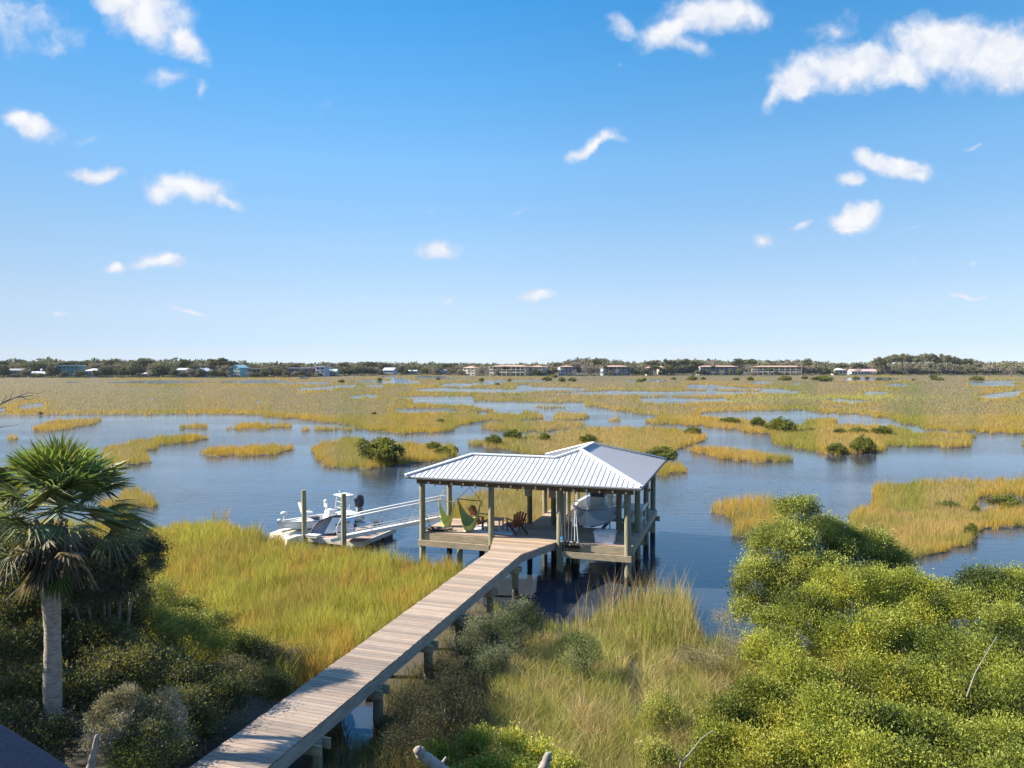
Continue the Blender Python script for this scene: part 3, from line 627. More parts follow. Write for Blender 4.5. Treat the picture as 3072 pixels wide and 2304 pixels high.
# round piles: greenish treated wood, with a dark tide stain near the water
pile_m = bpy.data.materials.new('piling_wood'); nt, out, b = nodes_of(pile_m); N = nt.nodes; L = nt.links
ge = N.new('ShaderNodeNewGeometry'); sz = N.new('ShaderNodeSeparateXYZ'); L.new(ge.outputs['Position'], sz.inputs[0])
tc = N.new('ShaderNodeTexCoord'); mp = N.new('ShaderNodeMapping'); mp.inputs['Scale'].default_value = (7, 7, .7); L.new(tc.outputs['Object'], mp.inputs[0])
n1 = N.new('ShaderNodeTexNoise'); n1.inputs['Scale'].default_value = 2.2; n1.inputs['Detail'].default_value = 6; L.new(mp.outputs[0], n1.inputs[0])
cr = N.new('ShaderNodeValToRGB'); cr.color_ramp.elements[0].position = .3; cr.color_ramp.elements[0].color = (.13, .115, .068, 1)
cr.color_ramp.elements[1].position = .72; cr.color_ramp.elements[1].color = (.27, .25, .155, 1); L.new(n1.outputs['Fac'], cr.inputs[0])
zz = N.new('ShaderNodeMath'); zz.operation = 'MULTIPLY_ADD'; L.new(n1.outputs['Fac'], zz.inputs[0]); zz.inputs[1].default_value = .35; L.new(sz.outputs[2], zz.inputs[2])
mr = N.new('ShaderNodeMapRange'); mr.inputs['From Min'].default_value = .50; mr.inputs['From Max'].default_value = .62; L.new(zz.outputs[0], mr.inputs['Value'])
mx = N.new('ShaderNodeMix'); mx.data_type = 'RGBA'; mx.inputs['A'].default_value = (.028, .024, .018, 1)
L.new(mr.outputs[0], mx.inputs['Factor']); L.new(cr.outputs[0], mx.inputs['B']); L.new(mx.outputs['Result'], b.inputs['Base Color']); b.inputs['Roughness'].default_value = .8
white_m = mat('white_gelcoat', (.62, .61, .58), .3, var=.05, scale=3)
alu_m = mat('white_aluminium', (.60, .58, .54), .4, var=.06, scale=3)
steel_m = mat('bright_steel', (.62, .62, .62), .3, metal=.7, var=.05)
black_m = mat('black_plastic', (.018, .018, .02), .45, var=.2)
grey_m = mat('grey_plastic', (.20, .20, .21), .5, var=.1)
charcoal_m = mat('charcoal_cover', (.045, .048, .055), .7, var=.2)

roof_m = mat('metal_roof', (.50, .485, .485), .45, metal=.08, var=.035, scale=1.3)
trim_m = mat('roof_trim', (.72, .72, .72), .4, metal=.15, var=.03)

bh = thing('boathouse', 'timber boathouse with L shaped pale metal hip roof over a deck and boat slip', 'boathouse', tuple(S(0, 0)))
O = bh.location.copy()
# roof planes.  eave 4.10, slope .328
EZ, SL = 4.10, .328
def rz_(h): return EZ + SL * h
a0, a1 = -.6, 9.74; b0, b1, b2 = -.5, 8.8, 4.1; c0 = 3.34
PK = 3.2; LH = 2.3
A_ = (a0, b0, EZ); B_ = (a1, b0, EZ); C_ = (a1, b1, EZ); D_ = (c0, b1, EZ); E_ = (c0, b2, EZ); F_ = (a0, b2, EZ)
pF = (c0 + PK, b0 + PK, rz_(PK)); pB = (c0 + PK, b1 - PK, rz_(PK)); lW = (a0 + LH, b0 + LH, rz_(LH)); vJ = (c0 + LH, b0 + LH, rz_(LH))
planes = [('front', [A_, B_, pF, vJ, lW]), ('right', [B_, C_, pB, pF]), ('back', [C_, D_, pB]), ('left', [D_, E_, vJ, pF, pB]), ('wingback', [E_, F_, lW, vJ]), ('wingend', [F_, A_, lW])]
def clipline(poly, ax, val):            # crossings of a polygon (u,v,z) with u=val or v=val
    r = []
    n = len(poly)
    for i in range(n):
        p, q = poly[i], poly[(i + 1) % n]
        if (p[ax] - val) * (q[ax] - val) < 0:
            t = (val - p[ax]) / (q[ax] - p[ax]); r.append(tuple(p[k] + (q[k] - p[k]) * t for k in range(3)))
    r.sort(key=lambda w: w[2]); return r
panels = MB(); ribs = MB()
for nm, P in planes:
    Q = [S(*p) for p in P]; R_ = [q - Vector((0, 0, .05)) for q in Q]; n = len(Q)
    panels.add(Q + R_, [tuple(range(n)), tuple(range(2 * n - 1, n - 1, -1))] + [(i, i + n, (i + 1) % n + n, (i + 1) % n) for i in range(n)])
    ax = 0 if nm in ('front', 'back', 'wingback') else 1
    lo = min(p[ax] for p in P); hi = max(p[ax] for p in P); k = lo + .21
    while k < hi - .05:
        c = clipline(P, ax, k)
        if len(c) >= 2 and (Vector(c[-1]) - Vector(c[0])).length > .25:
            p, q = S(*c[0]), S(*c[-1]); d = (q - p).normalized(); q = q - d * .1
            ribs.bar(p + Vector((0, 0, .002)), q + Vector((0, 0, .002)), .018, .036)
        k += .222
roof = panels.build('roof', roof_m, bh, O); ribs.build('standing_seam', mat('seam_metal', (.26, .26, .27), .5, metal=.3, var=.04), roof, O)
tr = MB()
def ridge(p, q, w=.2):
    p, q = S(*p), S(*q); d = (q - p).normalized(); tr.bar(p + Vector((0, 0, .055)) + d * .0, q + Vector((0, 0, .055)), w, .05)
for p, q in ((A_, lW), (lW, vJ), (B_, pF), (pF, pB), (C_, pB), (D_, pB), (F_, lW), (vJ, pF)): ridge(p, q, .19 if (p, q) != (vJ, pF) else .12)
tr.build('ridge_cap', trim_m, roof, O)
fa = MB()
def fascia(p, q, ins=.03):
    p, q = S(*p), S(*q); fa.bar(p - Vector((0, 0, .085)), q - Vector((0, 0, .085)), .03, .06)
for p, q in ((A_, B_), (B_, C_), (C_, D_), (D_, E_), (E_, F_), (F_, A_)): fascia(p, q)
fa.build('fascia', mat('eave_fascia', (.07, .065, .06), .6), roof, O)
# eave beams, rafters
bm_ = MB()
def beamUV(u0, v0, u1, v1, z, w, h, mb_=None): (mb_ or bm_).bar(S(u0, v0, z), S(u1, v1, z), w, h)
for (u0, v0, u1, v1) in ((-.25, 0, 9.35, 0), (0, .1, 0, 3.5), (9.14, .1, 9.14, 8.5), (4.1, 3.2, 4.1, 8.5), (-.2, 3.1, 4.0, 3.1), (4.2, 8.3, 9.05, 8.3), (3.26, .1, 3.26, 3.0), (6.28, .1, 6.28, 3.0), (4.2, 5.7, 9.05, 5.7), (4.2, 3.1, 9.05, 3.1)):
    beamUV(u0, v0, u1, v1, 3.86, .16, .27)
bm_.build('roof_beam', beam_m, bh, O)
ra = MB(); k = 0.0
while k < 9.4:
    tz = lambda v: EZ + SL * min(v - b0, (LH if k < 5.64 else PK)) - .12
    v1 = min(b0 + LH, 99) if k < c0 + LH else b0 + PK
    hipin = min(max(0.0, (k - a0)), max(0.0, a1 - k)); v1 = min(v1, b0 + hipin)
    ra.bar(S(k, b0 + .05, EZ - .12), S(k, v1, EZ + SL * (v1 - b0) - .14), .04, .14); k += .61
k = 3.2
while k < 8.6:
    hip = min(PK, max(.2, k - b0), max(.2, b1 - k))
    ra.bar(S(a1 - .05, k, EZ - .12), S(a1 - hip, k, EZ + SL * hip - .14), .04, .14)
    ra.bar(S(c0 + .05, k, EZ - .12), S(c0 + hip, k, EZ + SL * hip - .14), .04, .14) if k > 4.2 else None
    k += .61
ra.build('rafter', beam_m, bh, O)
# posts
POSTS = [(0, 0, 3.75, .135), (3.26, 0, 3.75, .135), (6.28, 0, 3.75, .14), (9.14, 0, 3.75, .14), (0, 3.1, 3.75, .13), (4.06, 3.12, 3.75, .125), (5.2, 3.2, 3.75, .125),
         (8.25, 3.1, 3.75, .13), (4.1, 5.7, 3.75, .125), (5.25, 5.9, 3.75, .125), (8.2, 5.7, 3.75, .125), (9.14, 2.8, 3.75, .13), (9.14, 5.63, 3.75, .13), (9.14, 8.25, 3.75, .13), (4.1, 8.3, 3.75, .12), (5.2, 8.3, 3.75, .12)]
def pile(x, y, z1, r, z0=-.5, parent=None, name='post', org=None):
    m_ = MB(); lean = random.uniform(-.03, .03)
    m_.tube([(x, y, z0), (x + lean * .3, y, z0 + (z1 - z0) * .5), (x + lean, y, z1)], [r * 1.05, r, r * .94], 14)
    return m_.build(name, pile_m, parent, org)
for (u, v, z1, r) in POSTS:
    p = S(u, v); pile(p.x, p.y, z1, r, parent=bh, org=O)
for (u, v) in ((6.66, 1.43), (1.7, 3.0), (3.26, 3.0), (6.2, 3.0), (1.7, 0.15)):
    p = S(u, v); pile(p.x, p.y, 1.0, .13, parent=bh, org=O)
# deck boards
def boards(mb_, u0, u1, v0, v1, z, w=.14, gap=.006, t=.04, base=(1, 1, 1), var=.16, ul=None, ur=None, seed=0):
    r = random.Random(seed); v = v0
    while v < v1 - .01:
        vv = min(v + w, v1); a = ul(v + w / 2) if ul else u0; b_ = ur(v + w / 2) if ur else u1
        g_ = r.uniform(1 - var, 1 + var); tint = r.uniform(-.03, .04)
        mb_.col = (base[0] * g_ * (1 + tint), base[1] * g_, base[2] * g_ * (1 - tint))
        a2 = a + r.uniform(-.012, .012); b3 = b_ + r.uniform(-.012, .012)
        mb_.hexa([S(a2, v + gap, z - t), S(b3, v + gap, z - t), S(b3, vv - gap, z - t), S(a2, vv - gap, z - t), S(a2, v + gap, z), S(b3, v + gap, z), S(b3, vv - gap, z), S(a2, vv - gap, z)])
        v += w
    mb_.col = (1, 1, 1)
dk = MB()
boards(dk, -.1, 9.3, .0, 3.08, DZ, seed=1, var=.2)
boards(dk, 4.15, 5.22, 3.08, 8.1, DZ, seed=2)
boards(dk, 8.2, 9.3, 3.08, 8.4, DZ, seed=3, base=(.8, .8, .85))
deck = dk.build('deck', wood_new, bh, O)
rj = MB()
for (u0, v0, u1, v1) in ((-.12, -.03, 3.3, -.03), (6.15, -.03, 9.3, -.03), (-.12, .02, -.12, 3.1), (-.1, 3.12, 4.1, 3.12), (9.32, 0, 9.32, 8.4), (5.25, 3.12, 8.2, 3.12), (4.1, 3.2, 4.1, 8.1), (5.26, 3.2, 5.26, 8.1), (8.16, 3.2, 8.16, 8.4)):
    beamUV(u0, v0, u1, v1, DZ - .19, .05, .29, rj)
for k in np.arange(.5, 9.2, .6): beamUV(k, .05, k, 3.05, DZ - .19, .05, .27, rj)
rj.build('rim_joist', joist_m, bh, O)
for (u0, v0, u1, v1) in ((-.15, .16, 3.35, .16), (6.1, .16, 9.4, .16), (-.15, 2.95, 4.3, 2.95), (4.4, 2.95, 9.4, 2.95), (3.9, 5.7, 5.5, 5.7), (8.0, 5.7, 9.5, 5.7), (8.0, 8.25, 9.5, 8.25), (-.15, -.14, 3.2, -.14), (6.4, -.14, 9.3, -.14)):
    cb = MB(); beamUV(u0, v0, u1, v1, DZ - .47 if v0 > -.1 else DZ - .465, .09, .25, cb); cb.build('support_beam', joist_m, bh, O)

# --------------------------------------------------------------- boardwalk
bw = thing('boardwalk', 'long weathered plank boardwalk running from the yard to the boathouse deck', 'boardwalk', tuple(S(4.6, -10)))
OB = bw.location.copy()
def Lf(v): return 3.95 if v < -2.2 else 3.95 + (3.36 - 3.95) * (v + 2.2) / 2.2
def Rf(v): return 5.32 if v < -2.4 else 5.32 + (6.12 - 5.32) * (v + 2.4) / 2.4
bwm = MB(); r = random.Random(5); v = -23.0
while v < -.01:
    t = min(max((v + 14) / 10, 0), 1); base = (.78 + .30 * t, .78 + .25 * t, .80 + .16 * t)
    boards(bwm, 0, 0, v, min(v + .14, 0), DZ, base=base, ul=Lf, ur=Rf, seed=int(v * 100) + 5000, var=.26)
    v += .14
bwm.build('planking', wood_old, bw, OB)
st_ = MB()
for f, s in ((Lf, .03), (Rf, -.03)):
    kn = [-23, -2.3, -.04]
    for q0, q1 in zip(kn[:-1], kn[1:]): st_.bar(S(f(q0) + s, q0, DZ - .185), S(f(q1) + s, q1, DZ - .185), .05, .28)
st_.bar(S(4.63, -23, DZ - .185), S(4.63, -.04, DZ - .185), .05, .26)
st_.build('stringer', mat('weathered_stringer', (.29, .25, .20), .85, var=.3, scale=2.5, stretch=(1, 1, 6)), bw, OB)
for k, v in enumerate((-3.05, -5.9, -8.8, -11.1, -14.05, -16.7, -19.4)):
    cbm = MB()
    for dv in (-.17, .17): cbm.bar(S(3.65, v + dv, DZ - .44), S(5.5, v + dv, DZ - .44), .05, .22)
    cbm.build('cross_beam', joist_m, bw, OB)
    for u in (4.05, 5.28):
        p = S(u, v); pile(p.x, p.y, DZ - .33, .125, -.3, bw, 'pile', OB)

# --------------------------------------------------------------- string lights
def catenary(p, q, n, sag): return [Vector(p).lerp(Vector(q), i / n) - Vector((0, 0, sag * 4 * (i / n) * (1 - i / n))) for i in range(n + 1)]
sl1 = thing('string_lights', 'string of round white bulbs fixed along the front eave beam', 'string lights', tuple(S(4.5, -.1, 3.9)))
wire = MB(); wire.tube([S(-.1, -.115, 3.93), S(4.5, -.115, 3.9), S(9.4, -.115, 3.93)], .008, 5); wire.build('wire', black_m, sl1, sl1.location)
bulb_m = mat('white_bulb', (.85, .82, .72), .3, var=.02)
for k in range(17):
    p = S(.35 + k * .545, -.125, 3.80 + (.02 if k % 2 else -.01)); m_ = MB(); m_.lathe(p, [(.006, .07), (.03, .055), (.05, .015), (.048, -.02), (.025, -.05), (.004, -.058)], 8); m_.build('bulb', bulb_m, sl1, sl1.location)
sl2 = thing('hanging_light_string', 'string of small dark bulbs hanging below the roof beams inside the boathouse', 'string lights', tuple(S(4.5, 1.2, 3.7)))
wire = MB(); pts = []
for k in range(8): pts += catenary(S(.2 + k * 1.15, .25, 3.72), S(.2 + (k + 1) * 1.15, .25, 3.72), 6, .06)[:-1]
wire.tube(pts + [S(9.4, .25, 3.72)], .007, 5); wire.build('wire', black_m, sl2, sl2.location)
for k in range(14):
    p = S(.5 + k * .64, .25, 3.62); m_ = MB(); m_.lathe(p, [(.012, .09), (.016, .04), (.03, .0), (.022, -.03), (.004, -.045)], 8); m_.build('bulb', black_m, sl2, sl2.location)

# --------------------------------------------------------------- things on the posts
for k, (u, v, side, lab, pst) in enumerate(((4.06, 3.12, -1, 'grey electrical box on the dark post left of the rear walkway', 0), (5.2, 3.2, 1, 'grey electrical box on the dark post right of the rear walkway', 1))):
    p = S(u - .02, v - .19, 3.1 - k * .03); e = thing('electrical_box', lab, 'electrical box', tuple(p), RU, 'electrical boxes on boathouse posts')
    m_ = MB(); m_.box((0, 0, 0), (.30, .13, .44)); m_.box((0, -.075, .0), (.26, .02, .40)); m_.build('cabinet', mat('box_grey%d' % k, (.33, .32, .30), .5), e)
    m_ = MB(); m_.tube([(.08, .02, .2), (.09, .03, .45), (.08, .04, .62)], .02, 6); m_.tube([(.1, .02, -.2), (.1, .05, -.6), (.1, .05, -1.45)], .018, 6); m_.build('conduit', black_m, e)
    m_ = MB(); m_.box((.09, -.092, 0), (.03, .02, .08)); m_.build('latch', black_m, e)
# hose coil hanging over the deck edge
hp = S(.62, .42, DZ); hz = thing('hose', 'black rubber hose lying coiled near the left front post of the deck', 'hose', tuple(hp))
m_ = MB(); r = random.Random(4)
for k in range(7):
    rr = .2 + .035 * k; n = 26; m_.tube([Vector((rr * 1.5 * math.cos(2 * math.pi * i / n + k), rr * .8 * math.sin(2 * math.pi * i / n + k), .025 + .012 * k + .02 * math.sin(3 * i / n * 6.28 + k))) for i in range(n + 1)], .017, 6)
m_.build('coil', black_m, hz)
m_ = MB(); m_.tube([Vector((-.2, -.1, .03)), Vector((-.42, -.1, .25)), Vector((-.50, -.2, .6)), Vector((-.56, -.26, .72)), Vector((-.62, -.3, .66))], .014, 6); m_.build('hose_end', black_m, hz)

# rug
rg = S(3.35, 1.25, DZ + .006); rug_m = mat('rug_pattern', (.62, .66, .70), .9, var=.35, scale=5, detail=2)
m_ = MB(); c = S(2.9, 1.45, DZ + .012); m_.hexa([S(1.7, .55, DZ + .004), S(4.0, .55, DZ + .004), S(4.0, 2.1, DZ + .004), S(1.7, 2.1, DZ + .004), S(1.7, .55, DZ + .016), S(4.0, .55, DZ + .016), S(4.0, 2.1, DZ + .016), S(1.7, 2.1, DZ + .016)])
ro = m_.build('rug', rug_m); tag(ro, 'faded pale blue patterned rug under the wooden chairs', 'rug')

# adirondack chairs
cw_m = mat('chair_orange_wood', (.28, .10, .04), .5, var=.25, scale=6, stretch=(1, 1, 4)); cd_m = mat('chair_dark_wood', (.14, .045, .025), .5, var=.3, scale=6, stretch=(1, 1, 4))
def adirondack(loc, rz, m, lab):
    t = thing('adirondack_chair', lab, 'chair', tuple(loc), rz, 'wooden chairs on the deck')       # faces -y locally
    b_ = MB()
    for i in range(5):
        x = -.24 + .12 * i; top = 1.0 - .035 * abs(i - 2) ** 1.6
        b_.bar((x * .9, .16, .25), (x * 1.12, .46, top), .1, .02, up=(0, -1, .3))
    b_.bar((-.27, .27, .55), (.27, .27, .55), .02, .07); b_.build('backrest', m, t)
    s_ = MB()
    for i in range(5): s_.bar((-.27, -.30 + i * .115, .37 - i * .03), (.27, -.30 + i * .115, .37 - i * .03), .1, .02)
    s_.build('seat', m, t)
    for sx in (-1, 1):
        a_ = MB(); a_.hexa([(sx * .30 - .06, -.38, .56), (sx * .30 + .06, -.38, .56), (sx * .31 + .05, .36, .56), (sx * .31 - .05, .36, .56), (sx * .30 - .06, -.38, .585), (sx * .30 + .06, -.38, .585), (sx * .31 + .05, .36, .585), (sx * .31 - .05, .36, .585)]); a_.build('armrest', m, t)
        l_ = MB(); l_.bar((sx * .30, -.30, 0), (sx * .30, -.30, .56), .03, .10, up=(0, 1, 0)); l_.build('leg', m, t)
        l_ = MB(); l_.bar((sx * .27, -.34, .33), (sx * .27, .62, .02), .03, .12); l_.build('leg', m, t)
        l_ = MB(); l_.bar((sx * .31, .33, .2), (sx * .31, .33, .56), .03, .06, up=(0, 1, 0)); l_.build('arm_support', m, t)
    return t
adirondack(S(2.2, 1.45, DZ + .018), math.radians(62), cw_m, 'orange wooden slatted armchair half hidden behind the green hammock chair')
adirondack(S(4.0, 1.15, DZ + .018), math.radians(205), cd_m, 'dark red slatted armchair seen from behind, right of the side table')
tt = thing('side_table', 'low grey slatted wooden side table between the two wooden chairs', 'table', tuple(S(3.02, 1.2, DZ + .018)), RU)
tb_m = mat('grey_wood', (.42, .36, .29), .7, var=.25, scale=6)
m_ = MB()
for i in range(6): m_.box((0, -.275 + i * .11, .5), (.62, .1, .025))
m_.build('tabletop', tb_m, tt)
for sx in (-1, 1):
    for sy in (-1, 1): m_ = MB(); m_.box((sx * .27, sy * .25, .244), (.06, .06, .487)); m_.build('leg', tb_m, tt)
m_ = MB(); m_.box((0, 0, .15), (.5, .45, .02)); m_.build('shelf', tb_m, tt)

# hammock chairs
gr_cloth = mat('lime_cloth', (.42, .46, .16), .85, var=.18, scale=4, stretch=(6, 1, 1)); rope_m = mat('pale_rope', (.55, .50, .33), .9); dkrope = mat('dark_rope', (.05, .055, .05), .9)
def hammock_chair(top, bar_dir, half, drop_bar, drop, lab, ropem, barm, bar_tilt=0, deep=.42):
    t = thing('hammock_chair', lab, 'hammock chair', tuple(top), 0, 'green hammock chairs hanging over the deck')
    d = Vector((math.cos(bar_dir), math.sin(bar_dir), 0)); n = Vector((-d.y, d.x, 0))
    L_ = -d * half + Vector((0, 0, -drop_bar + bar_tilt)); R_ = d * half + Vector((0, 0, -drop_bar - bar_tilt))
    m_ = MB(); m_.tube([Vector((0, 0, 0)), Vector((0, 0, -.2))], .012, 6); m_.tube([Vector((0, 0, -.2)), L_], .009, 6); m_.tube([Vector((0, 0, -.2)), R_], .009, 6)
    m_.tube([L_, L_ - Vector((0, 0, .28)) - d * .04], .014, 6); m_.tube([R_, R_ - Vector((0, 0, .25)) + d * .03], .014, 6); m_.build('rope', ropem, t)
    m_ = MB(); m_.tube([L_ - d * .04, R_ + d * .04], .02, 8); m_.build('spreader_bar', barm, t)
    P = []; nsx, nt_ = 26, 12
    for i in range(nsx + 1):
        s = -1 + 2 * i / nsx; w = deep * (1 - abs(s) ** 1.7) ** .75 + .02; row = []
        for j in range(nt_ + 1):
            q = -1 + 2 * j / nt_
            mid = L_.lerp(R_, (s + 1) / 2)
            zz = -drop * (1 - abs(s) ** 3.0) * (1 - .34 * q * q - .10 * q) 
            row.append(mid * 1 + d * (-.30 * half * s * (1 - abs(s))) + n * (q * w * (.9 + .1 * math.cos(q * 3))) + Vector((0, 0, zz + .012 * math.sin(i * 2.1) * (1 - abs(s)))))
        P.append(row)
    m_ = MB(); m_.grid(P); P2 = [[p + Vector((0, 0, -.006)) for p in row][::-1] for row in P]; m_.grid(P2)
    m_.build('sling', gr_cloth, t); return t
hammock_chair(S(.60, 1.35, 3.74), math.radians(-25), .40, 1.02, 1.32, 'pale green hammock chair nearest the gangway, hanging narrow and closed', rope_m, beam_m, .02, .30)
hammock_chair(S(1.95, .75, 3.74), math.radians(-17), .55, .78, 1.42, 'lime green hammock chair with a wide black spreader bar and hanging open', dkrope, black_m, .02, .5)

# white tote
tp = S(8.1, .55, DZ + .001); tote = thing('storage_box', 'white plastic storage box with a lid on the shaded deck', 'box', tuple(tp), RU)
m_ = MB(); m_.hexa([(-.38, -.25, 0), (.38, -.25, 0), (.38, .25, 0), (-.38, .25, 0), (-.42, -.28, .42), (.42, -.28, .42), (.42, .28, .42), (-.42, .28, .42)]); m_.build('body', mat('translucent_white', (.72, .72, .74), .35, var=.08), tote)
m_ = MB(); m_.box((0, 0, .445), (.90, .62, .05)); m_.box((0, 0, .48), (.78, .5, .02)); m_.build('lid', white_m, tote)
m_ = MB(); m_.box((0, -.285, .33), (.5, .02, .07)); m_.build('handle', white_m, tote)
# fishing rods in a rack on the front beam
rk = thing('rod_rack', 'dark rod holder rack fixed to the front edge of the deck', 'rack', tuple(S(6.75, -.1, DZ - .2)), RU)
m_ = MB(); m_.box((0, .0, .06), (.9, .04, .09)); m_.build('rail', black_m, rk)
for k in range(6): m_ = MB(); m_.cyl((-.34 + k * .135, -.06, -.1), (-.34 + k * .135, -.06, .18), .028, .028, 8); m_.build('holder', black_m, rk)
rod_labels = ['fishing rod with a blue reel cover at the left end of the rack', 'dark thin fishing rod second in the rack by the post', 'dark thin fishing rod in the middle of the rack', 'fishing rod with silver reel just left of the tall pale rods', 'tall pale green fishing rod, taller of the pale pair', 'tall pale fishing rod at the right end of the rack']
for k in range(6):
    p = S(6.42 + k * .135, -.16, DZ - .26); hgt = (2.0, 1.9, 2.1, 2.0, 2.45, 2.15)[k]; lean = (-.15, -.05, .02, .05, -.02, -.16)[k]
    t = thing('fishing_rod', rod_labels[k], 'fishing rod', tuple(p), RU, 'fishing rods standing at the deck edge')
    m_ = MB(); m_.tube([(0, 0, .4), (lean * .4, 0, hgt * .6), (lean, 0, hgt)], [.012, .009, .004] if k < 4 else [.02, .016, .009], 6); m_.build('blank', (grey_m, white_m)[k >= 4], t)
    m_ = MB(); m_.cyl((0, 0, 0), (0, 0, .42), .018, .016, 8); m_.build('grip', black_m, t)
    m_ = MB(); m_.cyl((-.04, -.07, .34), (.05, -.07, .34), .05, .05, 10); m_.cyl((.05, -.07, .34), (.05, -.07, .30), .012, .012, 6); m_.bar((0, 0, .34), (0, -.07, .34), .02, .02); m_.build('reel', black_m if k in (1, 2, 4) else steel_m, t)
    if k == 0: m_ = MB(); m_.box((0, -.1, .47), (.1, .07, .12)); m_.build('reel_cover', mat('blue_cover', (.05, .35, .62), .5), t)

# ------------------------------------------------------------ hull builder
def hull(mb_, Ln, Bm, Dp, tr_w=.85, sheer=.12, vee=.35, nst=18, nrow=9, bow_rise=.22, flare=1.0):
    """open hull, bow towards +x, stern at x=0, keel at z=0"""
    P = []
    for i in range(nst + 1):
        t = i / nst; x = Ln * t
        w = Bm / 2 * (tr_w + (1 - tr_w) * min(1, t / .35)) if t < .45 else Bm / 2 * max(0.0, (1 - ((t - .45) / .55) ** 2.3)) ** .75
        top = Dp * (1 + sheer * t) + bow_rise * t ** 3; kz = .0 + (Dp * .75) * max(0, (t - .72) / .28) ** 2.2
        row = []
        for j in range(nrow + 1):
            s = j / nrow
            if s < .45: q = s / .45; y = w * (.78 * q); z = kz + q * vee * Dp * .62 * (1 - .2 * t)
            else: q = (s - .45) / .55; y = w * (.78 + .22 * q ** .8); z = kz + vee * Dp * .62 * (1 - .2 * t) + (top - kz - vee * Dp * .62 * (1 - .2 * t)) * q
            row.append(Vector((x + (Ln * .05 * s * t ** 3), y, z)))
        P.append([Vector((p.x, -p.y, p.z)) for p in row[::-1]] + row[1:])
    mb_.grid(P); n = len(P[0]); mb_.add(P[0], [tuple(range(n))]); return P
def ring_deck(mb_, P, inset=.16, z0=None):
    """gunwale cap from the top edge inward"""
    a_ = [r_[0] for r_ in P]; c_ = [r_[-1] for r_ in P]
    def off(p, s): return Vector((p.x - inset * .15, p.y + s * min(inset, abs(p.y)), p.z + .01))
    mb_.grid([[p + Vector((0, 0, .01)), off(p, 1)] for p in a_]); mb_.grid([[off(p, -1), p + Vector((0, 0, .01))] for p in c_])
def floor_(mb_, P, z, x0, x1, k=.82):
    pts = []
    for r_ in P:
        if x0 <= r_[0].x <= x1: pts.append((r_[0].x, abs(r_[0].y) * k))
    L1 = [Vector((x, -y, z)) for x, y in pts]; L2 = [Vector((x, y, z)) for x, y in pts]
    mb_.grid([[a_, b_] for a_, b_ in zip(L1, L2)])
def liner(mb_, P, zf, k=.82):
    for s in (0, -1):
        R1 = []
        for r_ in P:
            g_ = r_[s]; sgn = -1 if g_.y < 0 else 1
            R1.append([Vector((g_.x - .02, g_.y - sgn * min(.15, abs(g_.y)), g_.z + .005)), Vector((g_.x - .04, sgn * abs(g_.y) * k, zf))])
        mb_.grid(R1 if s == 0 else [q[::-1] for q in R1])
def outboard(t, x, z, m1, m2, s=1.0, cap=None):
    m_ = MB(); prof = [(.05, 0), (.17, .02), (.2, .18), (.19, .42), (.14, .55), (.02, .6)]
    n = 14; vs = []
    for r_, h in prof:
        for j in range(n):
            w = 2 * math.pi * j / n; vs.append((x + s * (r_ * 1.35 * math.cos(w)), s * r_ * .85 * math.sin(w), z + s * h))
    k = len(prof); m_.add(vs, [(i * n + j, i * n + (j + 1) % n, (i + 1) * n + (j + 1) % n, (i + 1) * n + j) for i in range(k - 1) for j in range(n)], True); m_.add(vs[-n:], [tuple(range(n))]); m_.add(vs[:n], [tuple(range(n - 1, -1, -1))])
    ob = m_.build('outboard_motor', m1, t)
    m_ = MB(); m_.hexa([(x - .12 * s, -.07 * s, z - .8 * s), (x + .1 * s, -.07 * s, z - .8 * s), (x + .1 * s, .07 * s, z - .8 * s), (x - .12 * s, .07 * s, z - .8 * s), (x - .14 * s, -.1 * s, z), (x + .14 * s, -.1 * s, z), (x + .14 * s, .1 * s, z), (x - .14 * s, .1 * s, z)])
    m_.box((x - .05 * s, 0, z - .8 * s), (.5 * s, .22 * s, .025)); m_.cyl((x - .25 * s, 0, z - .95 * s), (x + .15 * s, 0, z - .95 * s), .03 * s, .06 * s, 10)
    m_.build('leg', m2, ob)
    m_ = MB()
    for a_ in range(3):
        w = a_ * 2.094; m_.bar((x - .27 * s, .0, z - .95 * s), (x - .27 * s, .14 * s * math.cos(w), z - .95 * s + .14 * s * math.sin(w)), .07 * s, .015)
    m_.build('propeller', black_m, ob)
    if cap: m_ = MB(); m_.lathe((x, 0, z + .46 * s), [(.22 * s, 0), (.21 * s, .08 * s), (.12 * s, .15 * s), (.01, .16 * s)], 14); m_.build('cap', cap, ob)
    return ob

# ------------------------------------------------------------ centre console boat on its lift
boat_w = mat('brightened_gelcoat', (.84, .83, .80), .3, var=.04, scale=3)  # white gelcoat brightened to stand for sunlight on the boat under the roof
hull_m = mat('pale_blue_hull', (.50, .60, .70), .3, var=.05, scale=2); hull_lo = mat('hull_white', (.70, .71, .70), .35, var=.08)
bt = thing('motorboat', 'white and pale blue centre console motorboat on a lift in the slip', 'boat', tuple(S(6.72, 8.75, 1.22)), -TH - math.pi / 2)
m_ = MB(); P = hull(m_, 5.35, 2.25, .86, .9, .10, .5, bow_rise=.18); m_.build('hull', hull_m, bt)
m_ = MB(); ring_deck(m_, P, .17); liner(m_, P, .34); floor_(m_, P, .34, 0, 4.9); floor_(m_, P, .62, 3.9, 5.5, .9)
m_.add([(.02, -1.0, .2), (.02, 1.0, .2), (.02, 1.0, .86), (.02, -1.0, .86)], [(0, 1, 2, 3)]); m_.build('deck', boat_w, bt)
m_ = MB()
for s in (0, -1): m_.tube([r_[s] + Vector((0, .015 * (-1 if s == 0 else 1), 0)) for r_ in P], .03, 6)
m_.build('rub_rail', mat('rail_grey', (.35, .38, .42), .4), bt)
m_ = MB()
